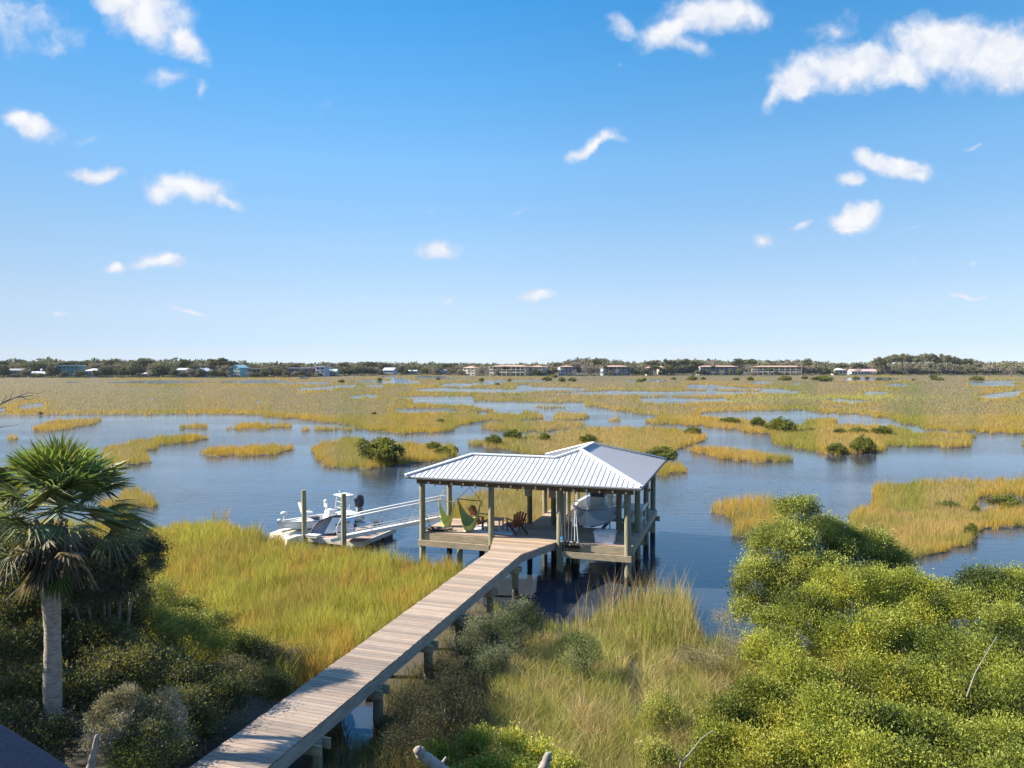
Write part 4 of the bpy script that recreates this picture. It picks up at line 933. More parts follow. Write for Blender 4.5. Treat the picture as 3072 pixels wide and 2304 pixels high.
m_.hexa([(2.2, -.45, .34), (3.0, -.42, .34), (3.0, .42, .34), (2.2, .45, .34), (2.25, -.42, 1.28), (2.75, -.36, 1.25), (2.75, .36, 1.25), (2.25, .42, 1.28)]); m_.hexa([(3.0, -.38, .34), (3.55, -.34, .34), (3.55, .34, .34), (3.0, .38, .34), (3.0, -.36, .86), (3.42, -.3, .80), (3.42, .3, .80), (3.0, .36, .86)])
cs_ = m_.build('console', boat_w, bt); m_ = MB(); m_.bar((2.78, -.32, 1.26), (2.62, -.30, 1.62), .02, .5, up=(0, 1, 0)) if False else m_.hexa([(2.80, -.36, 1.25), (2.83, -.36, 1.25), (2.83, .36, 1.25), (2.80, .36, 1.25), (2.62, -.3, 1.6), (2.65, -.3, 1.6), (2.65, .3, 1.6), (2.62, .3, 1.6)]); m_.build('windscreen', mat('smoky_screen', (.10, .12, .14), .1), cs_)
m_ = MB(); m_.tube([Vector((2.2, .16 * math.cos(w), 1.15 + .16 * math.sin(w))) for w in np.linspace(0, 6.28, 15)], .014, 6); m_.build('steering_wheel', steel_m, cs_)
m_ = MB(); m_.box((1.35, 0, .62), (.5, .95, .56)); m_.box((1.35, 0, .93), (.55, 1.0, .08)); m_.hexa([(1.1, -.5, .95), (1.2, -.5, .95), (1.2, .5, .95), (1.1, .5, .95), (1.0, -.46, 1.35), (1.1, -.46, 1.38), (1.1, .46, 1.38), (1.0, .46, 1.35)]); m_.build('helm_seat', mat('cream_vinyl', (.72, .70, .62), .5), bt)
m_ = MB()
for sy in (-1, 1):
    m_.tube([(3.05, sy * .48, .34), (2.9, sy * .5, 1.4), (2.6, sy * .58, 2.12)], .022, 7); m_.tube([(2.0, sy * .48, .34), (2.0, sy * .5, 1.4), (2.1, sy * .58, 2.12)], .022, 7); m_.tube([(1.5, sy * .56, 2.12), (3.2, sy * .56, 2.12)], .022, 7); m_.tube([(2.9, sy * .5, 1.4), (2.0, sy * .5, 1.4)], .016, 6)
m_.build('top_frame', steel_m, bt)
m_ = MB(); m_.hexa([(1.4, -.8, 2.14), (3.3, -.72, 2.14), (3.3, .72, 2.14), (1.4, .8, 2.14), (1.45, -.75, 2.2), (3.25, -.66, 2.2), (3.25, .66, 2.2), (1.45, .75, 2.2)]); m_.build('hard_top', boat_w, bt)
m_ = MB(); m_.lathe((2.6, 0, 1.62), [(.05, 0), (.28, .03), (.36, .14), (.34, .3), (.2, .42), (.03, .45)], 14); m_.build('gear_bag', mat('tan_canvas', (.42, .36, .25), .9, var=.3), bt)
m_ = MB(); m_.tube([(3.9, -.9, .88), (4.6, -.68, 1.06), (5.25, -.1, 1.16), (5.25, .1, 1.16), (4.6, .68, 1.06), (3.9, .9, .88)], .016, 6)
m_.build('bow_rail', steel_m, bt)
outboard(bt, -.32, .72, boat_w, boat_w, 1.15, mat('blue_grey_cap', (.16, .22, .36), .4))
m_ = MB()
for k in range(2): m_.add([(3.3 + k * .3, 1.101 - .055 * k, .60), (3.5 + k * .3, 1.075 - .06 * k, .60), (3.5 + k * .3, 1.085 - .06 * k, .72), (3.3 + k * .3, 1.11 - .055 * k, .72)], [(0, 1, 2, 3), (3, 2, 1, 0)])
m_.build('hull_mark', mat('dark_green_mark', (.05, .10, .06), .5), bt)
# lift
lf = thing('boat_lift', 'boat lift cradle with white guide poles and cables holding the centre console boat', 'boat lift', tuple(S(6.7, 6, 1.1)))
OL = lf.location.copy()
for v in (4.6, 7.4):
    m_ = MB(); m_.bar(S(5.35, v, 1.08), S(8.08, v, 1.08), .12, .18); m_.build('cradle_beam', alu_m, lf, OL)
for u in (6.2, 7.25): m_ = MB(); m_.bar(S(u, 3.9, 1.24), S(u, 8.0, 1.24), .14, .08); m_.build('bunk', mat('bunk_carpet', (.3, .3, .3), .95), lf, OL)
for u in (5.4, 8.03):
    for v in (4.6, 7.4): m_ = MB(); m_.tube([S(u, v, 1.15), S(u, v, 3.7)], .012, 5); m_.build('cable', steel_m, lf, OL)
for (u, v, h, r_) in ((5.55, 3.75, 2.95, .05), (5.38, 4.7, 3.05, .035)):
    m_ = MB(); m_.tube([S(u, v, .9), S(u, v, h)], r_, 10); m_.build('guide_pole', white_m, lf, OL)
m_ = MB(); m_.tube([S(7.75, 3.6, 1.3), S(7.75, 3.6, 2.9)], .03, 8); m_.build('guide_pole', steel_m, lf, OL)

# fish cleaning table on the right catwalk
ft = thing('cleaning_table', 'white fish cleaning table standing on the right catwalk beside the boat', 'table', tuple(S(8.95, 3.9, DZ + .001)), RU)
m_ = MB(); m_.box((0, 0, .90), (.75, 1.5, .05)); m_.box((.36, 0, .97), (.03, 1.5, .12)); m_.build('tabletop', mat('table_blue_white', (.62, .68, .74), .4), ft)
for sx in (-.3, .3):
    for sy in (-.65, .65): m_ = MB(); m_.box((sx, sy, .4375), (.06, .06, .873)); m_.build('leg', alu_m, ft)
m_ = MB(); m_.box((0, 0, .35), (.6, 1.3, .03)); m_.build('shelf', alu_m, ft)
sw = thing('spotlight', 'small dark lamp with a cable on the far right post', 'lamp', tuple(S(9.14, 8.1, 2.55)), RU)
m_ = MB(); m_.cyl((-.17, -.05, 0), (-.17, .12, .04), .06, .05, 10); m_.bar((-.12, .08, .02), (0, .1, .02), .03, .03); m_.build('head', black_m, sw)
m_ = MB(); m_.tube([(-.15, .1, 0), (-.12, .08, -.3), (-.16, .06, -.8)], .01, 5); m_.build('cable', black_m, sw)

# ------------------------------------------------------------ guide pilings
for (px, d, z1, lab) in ((909.5, 36.9, 2.66, 'tall round piling rising behind the small white skiff'), (1028, 34.75, 2.86, 'tall round piling at the near right corner of the floating dock')):
    x = (px - CX) / F * d; o = pile(x, d, z1, .125, -.6, None, 'guide_piling'); o.location = (0, 0, 0)
    tag(o, lab, 'piling', 'guide pilings at the floating dock')

# ------------------------------------------------------------ floating dock
FD = Vector((-7.30, 35.3, 0)); fa_ = Vector((.93, -.367, 0)).normalized(); fb_ = Vector((.367, .93, 0)).normalized()
def Q(a_, b_, z): return FD - fa_ * a_ + fb_ * b_ + Vector((0, 0, z))     # a to the left, b away
fd = thing('floating_dock', 'low floating dock with brown plank deck and pale edge at the foot of the gangway', 'floating dock', tuple(Q(1.4, 1.6, 0)))
OF = fd.location.copy()
m_ = MB(); r = random.Random(8)
for k in range(22):
    g_ = r.uniform(.8, 1.15); m_.col = (g_, g_ * .97, g_ * .95); b0_ = k * .145
    m_.hexa([Q(2.95, b0_, .38), Q(.1, b0_, .38), Q(.1, b0_ + .135, .38), Q(2.95, b0_ + .135, .38), Q(2.95, b0_, .415), Q(.1, b0_, .415), Q(.1, b0_ + .135, .415), Q(2.95, b0_ + .135, .415)])
m_.col = (1, 1, 1); m_.build('planking', mat('float_boards', (.36, .25, .20), .8, var=.25, scale=4, attr=True), fd, OF)
m_ = MB(); m_.bar(Q(3.05, -.03, .30), Q(0, -.03, .30), .09, .22); m_.bar(Q(0, -.05, .302), Q(0, 3.24, .302), .09, .22); m_.bar(Q(3.05, 3.24, .30), Q(0, 3.24, .30), .09, .22); m_.bar(Q(3.05, .02, .302), Q(3.05, 3.2, .302), .09, .22)
m_.build('frame', mat('float_edge', (.50, .46, .38), .7, var=.2), fd, OF)
m_ = MB()
for b0_ in (.1, 1.2, 2.3): m_.hexa([Q(2.9, b0_, -.12), Q(.12, b0_, -.12), Q(.12, b0_ + .85, -.12), Q(2.9, b0_ + .85, -.12), Q(2.9, b0_, .36), Q(.12, b0_, .36), Q(.12, b0_ + .85, .36), Q(2.9, b0_ + .85, .36)])
m_.build('float', black_m, fd, OF)
m_ = MB()
for k in range(3): m_.tube([Vector(Q(.62, -.12, .1 + k * .05)) + Vector((.17 * math.cos(w), .17 * math.sin(w) - .1, 0)) for w in np.linspace(0, 6.28, 13)], .018, 5)
m_.build('piling_hoop', steel_m, fd, OF)

# drive-on float carrying the skiff
dr = thing('drive_on_float', 'pale plastic drive on float with ribbed sides under the skiff', 'float', tuple(Vector((-10.1, 37.5, 0))))
df_m = mat('beige_plastic', (.62, .56, .44), .6, var=.15, scale=2)
OD = dr.location.copy(); sa = Vector((.74, .67, 0)).normalized(); sb = Vector((-.67, .74, 0)).normalized(); S0 = Vector((-11.25, 36.25, 0))
def QS(a_, b_, z): return S0 + sa * a_ + sb * b_ + Vector((0, 0, z))
for k, bb in enumerate((-.1, .95)):
    m_ = MB(); Lx = 4.6
    for j in range(8):
        a0_ = j * Lx / 8 + .015; a1_ = (j + 1) * Lx / 8 - .015; lo = .2 if j else .02; zt = .42 if j > 0 else .42
        z0t = .30 if j == 0 else .42
        m_.hexa([QS(a0_, bb, -.15), QS(a1_, bb, -.15), QS(a1_, bb + .95, -.15), QS(a0_, bb + .95, -.15), QS(a0_, bb, z0t), QS(a1_, bb, .42), QS(a1_, bb + .95, .42), QS(a0_, bb + .95, z0t)])
    m_.build('float_row', df_m, dr, OD)
m_ = MB()
for bb in (.45, 1.3): m_.bar(QS(.3, bb, .46), QS(4.5, bb, .46), .12, .08)
m_.build('runner', white_m, dr, OD)

# skiff with trolling motor, pedestal seat, console frame and covered outboard
skp = QS(4.55, .9, .5); sk = thing('skiff', 'small white flats skiff with bow seat, trolling motor and covered outboard', 'boat', tuple(skp), math.atan2(-sa.y, -sa.x))
m_ = MB(); P = hull(m_, 4.35, 1.6, .42, .92, .05, .25, bow_rise=.08); m_.build('hull', mat('skiff_white', (.70, .72, .74), .35, var=.06), sk)
m_ = MB(); ring_deck(m_, P, .16); liner(m_, P, .2, .8); floor_(m_, P, .2, 0, 3.2, .8); floor_(m_, P, .44, 2.6, 4.4, .93); m_.add([(.02, -.8, .1), (.02, .8, .1), (.02, .8, .43), (.02, -.8, .43)], [(0, 1, 2, 3)]); m_.hexa([(.1, -.7, .2), (.9, -.7, .2), (.9, .7, .2), (.1, .7, .2), (.1, -.7, .46), (.9, -.7, .46), (.9, .7, .46), (.1, .7, .46)]); m_.build('deck', white_m, sk)
m_ = MB()
for s in (0, -1): m_.tube([r_[s] for r_ in P], .022, 6)
m_.build('rub_rail', charcoal_m, sk)
st2 = MB(); st2.cyl((3.0, .1, .44), (3.0, .1, .78), .035, .035, 8); so_ = st2.build('seat_post', alu_m, sk)
m_ = MB(); m_.box((3.0, .1, .82), (.44, .44, .09)); m_.hexa([(3.17, -.12, .84), (3.25, -.12, .84), (3.25, .32, .84), (3.17, .32, .84), (3.36, -.08, 1.38), (3.43, -.08, 1.38), (3.43, .28, 1.38), (3.36, .28, 1.38)]); m_.build('bow_seat', mat('seat_vinyl', (.74, .71, .60), .5), sk)
m_ = MB(); m_.cyl((4.1, -.25, .5), (4.1, -.25, .86), .03, .03, 8); m_.lathe((4.1, -.25, .84), [(.02, 0), (.16, .02), (.17, .08), (.1, .13), (.01, .14)], 12); m_.box((3.85, -.2, .52), (.7, .16, .06)); m_.lathe((4.35, -.2, .54), [(.02, 0), (.13, .02), (.12, .08), (.01, .1)], 12); m_.build('trolling_motor', alu_m, sk)
m_ = MB(); m_.hexa([(1.45, -.3, .2), (1.95, -.26, .2), (1.95, .26, .2), (1.45, .3, .2), (1.5, -.28, .8), (1.8, -.24, .78), (1.8, .24, .78), (1.5, .28, .8)]); cns = m_.build('console', white_m, sk)
m_ = MB(); m_.tube([(1.9, .05, .78), (1.9, .05, 1.0)], .02, 6); m_.box((1.9, .05, 1.08), (.05, .34, .24)); m_.lathe((1.9, .05, 1.18), [(.02, -.02), (.11, .03), (.12, .12), (.07, .18), (.01, .2)], 12); m_.build('instrument_pod', white_m, cns)
m_ = MB(); m_.lathe((1.93, .05, 1.22), [(.01, -.02), (.075, .0), (.075, .08), (.01, .1)], 12); m_.build('pod_glass', charcoal_m, cns)
m_ = MB()
for sy in (-.42, .42):
    m_.tube([(.75, sy, .44), (.62, sy * .9, 1.45)], .022, 6); m_.tube([(1.15, sy, .44), (1.0, sy * .9, 1.45)], .022, 6); m_.tube([(1.1, sy, .6), (.7, sy, .9)], .014, 6)
for z in (.8, 1.1): m_.tube([(1.11 - (z - .44) * .15, -.41, z), (1.11 - (z - .44) * .15, .41, z)], .014, 6)
m_.build('platform_frame', alu_m, sk)
m_ = MB(); m_.box((.8, 0, 1.47), (.72, 1.0, .05)); m_.cyl((.95, -.2, 1.49), (.95, -.2, 1.66), .015, .015, 6); m_.lathe((.95, -.2, 1.65), [(.01, 0), (.05, .02), (.01, .06)], 8); m_.build('poling_platform', white_m, sk)
outboard(sk, -.12, .72, charcoal_m, grey_m, 1.1)
m_ = MB(); m_.box((2.4, -.35, .36), (.5, .35, .2)); m_.build('deck_pad', charcoal_m, sk)

# small white dinghy resting on its side on the dock
dg_c = Q(2.0, .62, .43); dg = thing('dinghy', 'small white dinghy with black rim and dark inside lying on its side on the dock', 'dinghy', tuple(dg_c), 0)
dg.rotation_euler = Euler((math.radians(70), 0, math.radians(8)))
m_ = MB(); 
def DG(x, y, z): return (x, y, z)
# local: x along, y up the picture after tilt, z towards the viewer's far side; outline like a shell
out_ = []
for i in range(25):
    t = i / 24; out_.append(t)
P = []
for i in range(19):
    t = i / 18; x = -1.15 + 2.25 * t
    w = .47 * (max(0.0, 1 - (2 * t - 1) ** 4)) ** .6 + .02; row = []
    rise = .10 + .42 * math.sin(min(1, t * 1.25) * math.pi * .55)
    for j in range(11):
        q = j / 10; ang = math.pi * q; row.append(Vector((x, rise - w * math.cos(ang), -(.42 * (1 - .25 * t)) * math.sin(ang) * (max(.05, 1 - (2 * t - 1) ** 4)) ** .5)))
    P.append(row)
m_.grid(P); m_.build('hull', mat('dinghy_white', (.74, .76, .78), .35, var=.06), dg)
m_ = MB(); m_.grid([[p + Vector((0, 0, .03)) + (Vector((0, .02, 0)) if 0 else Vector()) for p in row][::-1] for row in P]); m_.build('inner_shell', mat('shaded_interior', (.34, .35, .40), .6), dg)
m_ = MB(); m_.tube([r_[0] for r_ in P] + [r_[-1] for r_ in P[::-1]] + [P[0][0]], .035, 7); m_.build('rim', black_m, dg)
m_ = MB(); m_.hexa([(-.5, .10, -.15), (.95, .13, -.15), (.98, .88, -.15), (-.1, .88, -.15), (-.5, .10, .05), (.95, .13, .05), (.98, .88, .05), (-.1, .88, .05)]); m_.build('seat_module', white_m, dg)
m_ = MB(); m_.hexa([(.05, .14, .052), (.7, .16, .052), (.7, .5, .052), (.05, .46, .052), (.05, .14, .08), (.7, .16, .08), (.7, .5, .08), (.05, .46, .08)]); m_.build('side_panel', mat('panel_beige', (.62, .60, .52), .5), dg)
m_ = MB(); m_.tube([(.05, .5, .08), (.4, .58, .09), (.75, .64, .08)], .03, 6); m_.tube([(.05, .12, .08), (.4, .1, .09), (.72, .16, .08)], .03, 6); m_.build('panel_trim', black_m, dg)
m_ = MB(); m_.hexa([(.35, .82, -.2), (1.0, .62, -.2), (1.02, .80, -.2), (.4, 1.0, -.2), (.35, .82, .06), (1.0, .62, .06), (1.02, .80, .06), (.4, 1.0, .06)]); m_.build('bow_cover', mat('sky_blue_cover', (.22, .50, .72), .5), dg)
db = thing('dock_box', 'low white step box on the near left edge of the floating dock', 'box', tuple(Q(2.75, -.05, .43)), math.atan2(-fa_.y, -fa_.x) + math.pi)
m_ = MB(); m_.box((0, 0, .05), (.62, .35, .1)); m_.build('body', df_m, db); m_ = MB(); m_.box((0, 0, .115), (.68, .4, .03)); m_.build('lid', white_m, db)

# ------------------------------------------------------------ gangway
gw = thing('gangway', 'white aluminium truss gangway sloping from the deck to the floating dock', 'gangway', (-5.8, 35.3, 1.0))
OG = gw.location.copy(); gS = Vector((-8.25, 35.15, .62)); gE = Vector((-3.42, 34.72, 1.68)); gd = (gE - gS).normalized(); gn = Vector((.088, .996, 0)).normalized()
for sgn in (0, 1):
    o_ = gn * (sgn * 1.0)
    tr_ = MB(); a_, b_ = gS + o_, gE + o_; up1 = Vector((0, 0, .95))
    tr_.bar(a_ - gd * .5, b_, .06, .17); tr_.bar(a_ + Vector((0, 0, .22)), b_ + Vector((0, 0, .16)), .03, .04); chord = tr_.build('chord', alu_m, gw, OG)
    tr_ = MB(); tr_.tube([a_ - gd * .15 + Vector((0, 0, .0)), a_ - gd * .22 + Vector((0, 0, .55)), a_ + up1 * .98, a_.lerp(b_, .5) + up1, b_ + up1 * .98, b_ + gd * .28 + Vector((0, 0, .72)), b_ + gd * .3 + Vector((0, 0, .35))], .027, 8); tr_.tube([a_.lerp(b_, .1) + up1 * .9, b_ + up1 * .88], .018, 7); tr_.build('handrail', alu_m, gw, OG)
    web = MB(); n = 3
    for k in range(n):
        t0, tm, t1 = (k + .15) / n, (k + .55) / n, (k + 1.0) / n
        web.tube([a_.lerp(b_, t0) + up1 * .92, a_.lerp(b_, min(1, t0 + .27)) + Vector((0, 0, .1))], .014, 6); web.tube([a_.lerp(b_, max(0, t0 - .07)) + Vector((0, 0, .1)), a_.lerp(b_, t0 + .03) + up1 * .92], .014, 6)
    web.build('web', alu_m, gw, OG)
m_ = MB(); m_.hexa([gS + Vector((0, 0, -.02)) + gn * .03, gE + gn * .03 + Vector((0, 0, -.02)), gE + gn * .97 + Vector((0, 0, -.02)), gS + gn * .97 + Vector((0, 0, -.02)), gS + gn * .03 + Vector((0, 0, .02)), gE + gn * .03 + Vector((0, 0, .02)), gE + gn * .97 + Vector((0, 0, .02)), gS + gn * .97 + Vector((0, 0, .02))]); m_.build('walk_surface', mat('gangway_tread', (.40, .38, .34), .7), gw, OG)

# landing net / crab trap on the dock end
ct = thing('crab_trap', 'dark wire crab trap at the far end of the floating dock', 'crab trap', tuple(Q(.9, 2.85, .42)), .2)
m_ = MB()
for x in (-.3, .3):
    for y in (-.3, .3): m_.bar((x, y, 0), (x, y, .4), .012, .012)
for z in np.linspace(0, .4, 7):
    for a_ in ((-.3, -.3, .3, -.3), (.3, -.3, .3, .3), (.3, .3, -.3, .3), (-.3, .3, -.3, -.3)): m_.bar((a_[0], a_[1], z), (a_[2], a_[3], z), .008, .008)
for k in np.linspace(-.3, .3, 7): m_.bar((k, -.3, 0), (k, -.3, .4), .008, .008); m_.bar((k, -.3, .4), (k, .3, .4), .008, .008); m_.bar((-.3, k, .4), (.3, k, .4), .008, .008)
m_.build('wire_mesh', grey_m, ct)
m_ = MB(); m_.box((0, 0, .19), (.3, .3, .3)); m_.build('bait_box', charcoal_m, ct)
# ------------------------------------------------------------------ foliage
foliage_m = leaf_mat('leaves', .44, .55, .3, (1.3, 1.15, .5))
dull_m = leaf_mat('dull_leaves', .2, .7, .15)
far_m = leaf_mat('far_leaves', .15, .85, .05)
bark_m = mat('grey_bark', (.20, .165, .12), .9, var=.35, scale=8, bump=.4)
bark_pale = mat('pale_bark', (.22, .19, .155), .9, var=.3, scale=8, bump=.4)

def unit(n, r):
    v = r.normal(size=(n, 3)); return v / np.linalg.norm(v, axis=1, keepdims=True)
def leafcloud(lobes, n, Ls, Ws, cols, seed, shell=.5, per=14, spread=.16, low=-.35, colvar=.2, upb=.35, gap=.0, zmin=None):
    """many small leaf faces on twigs spread through the outer part of several lobes"""
    r = np.random.default_rng(seed); lb = np.array(lobes, float); k = len(lb)
    area = (lb[:, 3] * lb[:, 4] + lb[:, 3] * lb[:, 5] + lb[:, 4] * lb[:, 5]); nt_ = max(1, n // per)
    pick = r.choice(k, nt_ * 3, p=area / area.sum()); d = unit(nt_ * 3, r); keep = d[:, 2] > low - .4 * r.uniform(size=nt_ * 3)
    pick, d = pick[keep], d[keep]; u = r.uniform(size=len(d)); rad = 1 - shell * u * u
    bump = 1 + .22 * (fbm(d[:, 0] * 2.2 + pick * 3.7, d[:, 1] * 2.2 + d[:, 2] * 2.7, seed % 97) - .5) * 2
    c = lb[pick, :3] + d * lb[pick, 3:6] * (rad * bump)[:, None]
    ins = np.zeros(len(c), bool)
    for j in range(k):
        q = np.linalg.norm((c - lb[j, :3]) / lb[j, 3:6], axis=1); ins |= (q < .62) & (pick != j)
    g_ = vn(c[:, 0] * 2.3 / max(.3, spread * 6), c[:, 1] * 2.3 / max(.3, spread * 6) + c[:, 2] * 3.1 / max(.3, spread * 6), seed % 31) < gap
    ok = ~ins & ~g_
    if zmin is not None: ok &= c[:, 2] > zmin
    c, d, pick = c[ok][:nt_], d[ok][:nt_], pick[ok][:nt_]; m = len(c)
    # colour by twig: mixes of the given colours, in patches
    cols = np.array(cols, float); f = fbm(c[:, 0] * 1.1 / max(.3, spread * 5), c[:, 2] * 1.1 / max(.3, spread * 5) + c[:, 1], seed % 53)
    f = np.clip((f - .3) / .4 + r.normal(size=m) * .18, 0, .999) * (len(cols) - 1); i0 = f.astype(int); t = (f - i0)[:, None]
    tc_ = cols[i0] * (1 - t) + cols[np.minimum(i0 + 1, len(cols) - 1)] * t; tc_ *= r.uniform(1 - colvar, 1 + colvar, (m, 1))
    # leaves
    C = np.repeat(c, per, 0) + r.normal(size=(m * per, 3)) * spread * np.array([1, 1, .8]); N_ = m * per
    T = np.repeat(d, per, 0) * .7 + r.normal(size=(N_, 3)) * .6 + np.array([0, 0, upb]); T /= np.linalg.norm(T, axis=1, keepdims=True)
    Sx = np.cross(T, unit(N_, r)); Sx /= np.linalg.norm(Sx, axis=1, keepdims=True) + 1e-6
    l = Ls * r.uniform(.65, 1.25, (N_, 1)); w = Ws * r.uniform(.7, 1.2, (N_, 1)) / 2
    V = np.empty((N_, 4, 3), np.float32); V[:, 0] = C; V[:, 1] = C + T * l * .5 + Sx * w; V[:, 2] = C + T * l; V[:, 3] = C + T * l * .5 - Sx * w
    col = np.repeat(tc_, per, 0) * r.uniform(.84, 1.18, (N_, 1))
    return V.reshape(-1, 3), np.arange(4 * N_).reshape(N_, 4), col
def foliage_obj(name, data, m, parent, org=(0, 0, 0)):
    V, Fq, C = data; return link(name, mesh_np(name, V - np.array(org, np.float32), Fq, C), m, parent)
def PL(lst, depthk=.85):              # lobes given as (photo x, photo y, distance, radius in photo pixels)
    out = []
    for (px, py, d, rp) in lst:
        c = D(px, py, d); r_ = rp * d / F; out.append((c.x, c.y, c.z, r_, r_ * depthk, r_ * .92))
    return out
def branches(mb_, base, lobes, rb, seed, n=7, frac=.85):
    r = random.Random(seed); base = Vector(base)
    for lb in lobes[:n]:
        tip = Vector(lb[:3]) + Vector((r.uniform(-.3, .3) * lb[3], r.uniform(-.3, .3) * lb[4], r.uniform(-.1, .5) * lb[5]))
        b0 = base + Vector((r.uniform(-.15, .15), r.uniform(-.15, .15), 0)); mid = b0.lerp(tip, .5) + Vector((r.uniform(-.2, .2), r.uniform(-.2, .2), r.uniform(.0, .25))) * lb[3]
        mb_.tube([b0, b0.lerp(mid, .5) + Vector((0, 0, .05)), mid, mid.lerp(tip, .6), b0.lerp(tip, frac)], [rb, rb * .8, rb * .6, rb * .4, rb * .18], 6)
def sublobes(lobes, seed, k=5):
    r_ = random.Random(seed); out = []
    for (x, y, z, a, b, c) in lobes:
        out.append((x, y, z, a * .80, b * .80, c * .80))
        for i in range(k):
            an = r_.uniform(0, 6.28); el = r_.uniform(-.15, 1.25); q = r_.uniform(.62, .84); f = r_.uniform(.26, .42)
            out.append((x + a * q * math.cos(an) * math.cos(el), y + b * q * math.sin(an) * math.cos(el), z + c * q * math.sin(el), a * f, b * f, c * f))
    return out
def shrub(name, label, cat, lst, n, Ls, Ws, cols, seed, m=None, rb=.05, group=None, **kw):
    lobes = sublobes(PL(lst), seed); cx = sum(l[0] for l in lobes) / len(lobes); cy = sum(l[1] for l in lobes) / len(lobes); z0 = max(gz(cx, cy), -.1) - .05
    t = thing(name, label, cat, (cx, cy, z0), 0, group)
    foliage_obj('foliage', leafcloud(lobes, n, Ls, Ws, cols, seed, **kw), m or foliage_m, t, (cx, cy, z0))
    mb_ = MB(); ls = sorted(lobes, key=lambda l: -l[3]); branches(mb_, (cx, cy, z0), ls, rb, seed, 9); mb_.build('branches', bark_m, t, (cx, cy, z0))
    return t

BR = [(.07, .09, .018), (.17, .20, .032), (.27, .30, .045), (.34, .34, .055)]          # bright shrubs, dark to yellow green
G_A = [(.08, .10, .022), (.21, .235, .05), (.34, .36, .09)]
shrub('mangrove_shrub', 'tall rounded green mangrove in the background of the right thicket, at the water edge', 'shrub',
      [(2380,1545,24,52),(2425,1525,24.3,34),(2330,1650,23.5,105),(2470,1640,24.5,110),(2590,1680,24.6,100),(2680,1700,25,62),(2280,1770,22.6,100),(2420,1770,22.6,130),(2570,1800,22.6,120),(2245,1840,22,55),(2690,1790,23.5,60)],
      125000, .070, .038, G_A, 11, rb=.07, spread=.13, gap=.10, shell=.35)
shrub('mangrove_shrub', 'big yellow green shrub in the middle of the right thicket', 'shrub',
      [(2320,1960,18.6,90),(2420,1850,19.6,105),(2560,1790,20.3,115),(2700,1790,20.4,95),(2800,1820,20,85),(2760,1890,19.3,90),(2330,1880,20,62),(2560,1950,18.4,130),(2400,2060,17,120),(2700,1960,18.5,120),(2270,1960,18.6,45),(2640,2080,17,120)],
      125000, .064, .030, BR, 12, rb=.07, spread=.12, gap=.16)
shrub('mangrove_shrub', 'dark green shrub with glimpses of bare branches at the right edge of the picture', 'shrub',
      [(2990,1820,19.2,120),(2870,1860,19.2,90),(3060,1780,19.5,90),(3080,1950,17.5,150),(2930,1990,17,120),(2820,1950,17.8,80),(3080,2120,15.5,150),(2920,2130,15.8,130),(2790,2080,16.5,110)],
      100000, .064, .030, [(.05, .07, .015), (.15, .185, .03), (.28, .30, .05)], 13, rb=.07, spread=.13, gap=.22)
shrub('mangrove_shrub', 'bright leafy shrub filling the lower right corner foreground', 'shrub',
      [(2480,2200,14.3,130),(2640,2220,14.3,140),(2790,2260,14,140),(2940,2290,13.8,150),(3070,2270,14,110),(2560,2330,13.2,150),(2760,2380,13,150),(3000,2400,12.8,160),(2400,2290,13.7,110)],
      105000, .062, .028, BR, 14, rb=.06, spread=.12, gap=.18)
shrub('mangrove_shrub', 'low bright shrub at the left front of the right thicket beside the straw grass', 'shrub',
      [(2170,2160,14.9,70),(2270,2120,15.4,90),(2350,2200,14.7,90),(2200,2260,14,90),(2310,2320,13.4,110),(2110,2300,13.8,50),(2150,2230,14.2,60)],
      50000, .060, .027, [(.07, .09, .015), (.19, .21, .03), (.34, .33, .05)], 15, rb=.045, spread=.12, gap=.25)
MY = [(.04, .048, .022), (.085, .095, .04), (.17, .17, .08)]
shrub('wax_myrtle', 'sunlit wax myrtle whose pale green tips meet the marsh meadow', 'shrub',
      [(470,1810,20.6,60),(560,1850,21,65),(640,1890,21,60),(430,1890,19.3,90),(560,1930,19.2,90),(680,1950,19.8,70),(380,1810,19.6,60)],
      40000, .06, .028, [(.07, .09, .02), (.18, .21, .05), (.34, .34, .09)], 21, rb=.05, spread=.12, gap=.22)  # brighter copy of the myrtle leaves, sunlight put into the tips
shrub('wax_myrtle', 'brownish low shrub between the meadow and the boardwalk left side', 'shrub',
      [(760,1965,20,60),(840,2000,20,55),(900,1985,20.8,40),(720,2050,17.8,85),(820,2075,17.6,60),(950,1960,21.4,35)],
      30000, .05, .02, [(.05, .055, .02), (.10, .10, .04), (.17, .14, .07)], 22, m=dull_m, rb=.04, spread=.13, gap=.3)
shrub('wax_myrtle', 'dark shaded shrub mass right of the palm trunk', 'shrub',
      [(300,1950,16.6,110),(430,2010,16.2,110),(560,2060,16,100),(680,2110,15.8,80),(300,2060,15.5,100),(230,1870,17.5,80),(350,1860,18,80)],
      52000, .06, .026, MY, 23, rb=.06, spread=.12, gap=.2)
shrub('wax_myrtle', 'dark shrub in the lower shade touching the boardwalk edge', 'shrub',
      [(560,2150,14.8,80),(610,2170,14.9,45),(500,2250,13.8,80),(440,2290,13.4,85),(450,2180,14.2,80),(400,2350,13,80),(520,2210,14.2,60)],
      34000, .055, .025, MY, 24, rb=.05, spread=.11, gap=.2)
shrub('wax_myrtle', 'dark olive shrub at the left edge behind the palm trunk', 'shrub',
      [(30,1980,15.4,110),(150,1960,16,80),(-60,2060,14.8,130),(60,2100,14.5,110),(210,2110,14.6,90),(20,2210,13.6,110),(170,2230,13.6,80),(-20,1880,16,90)],
      52000, .058, .026, MY, 25, rb=.06, spread=.12, gap=.2)
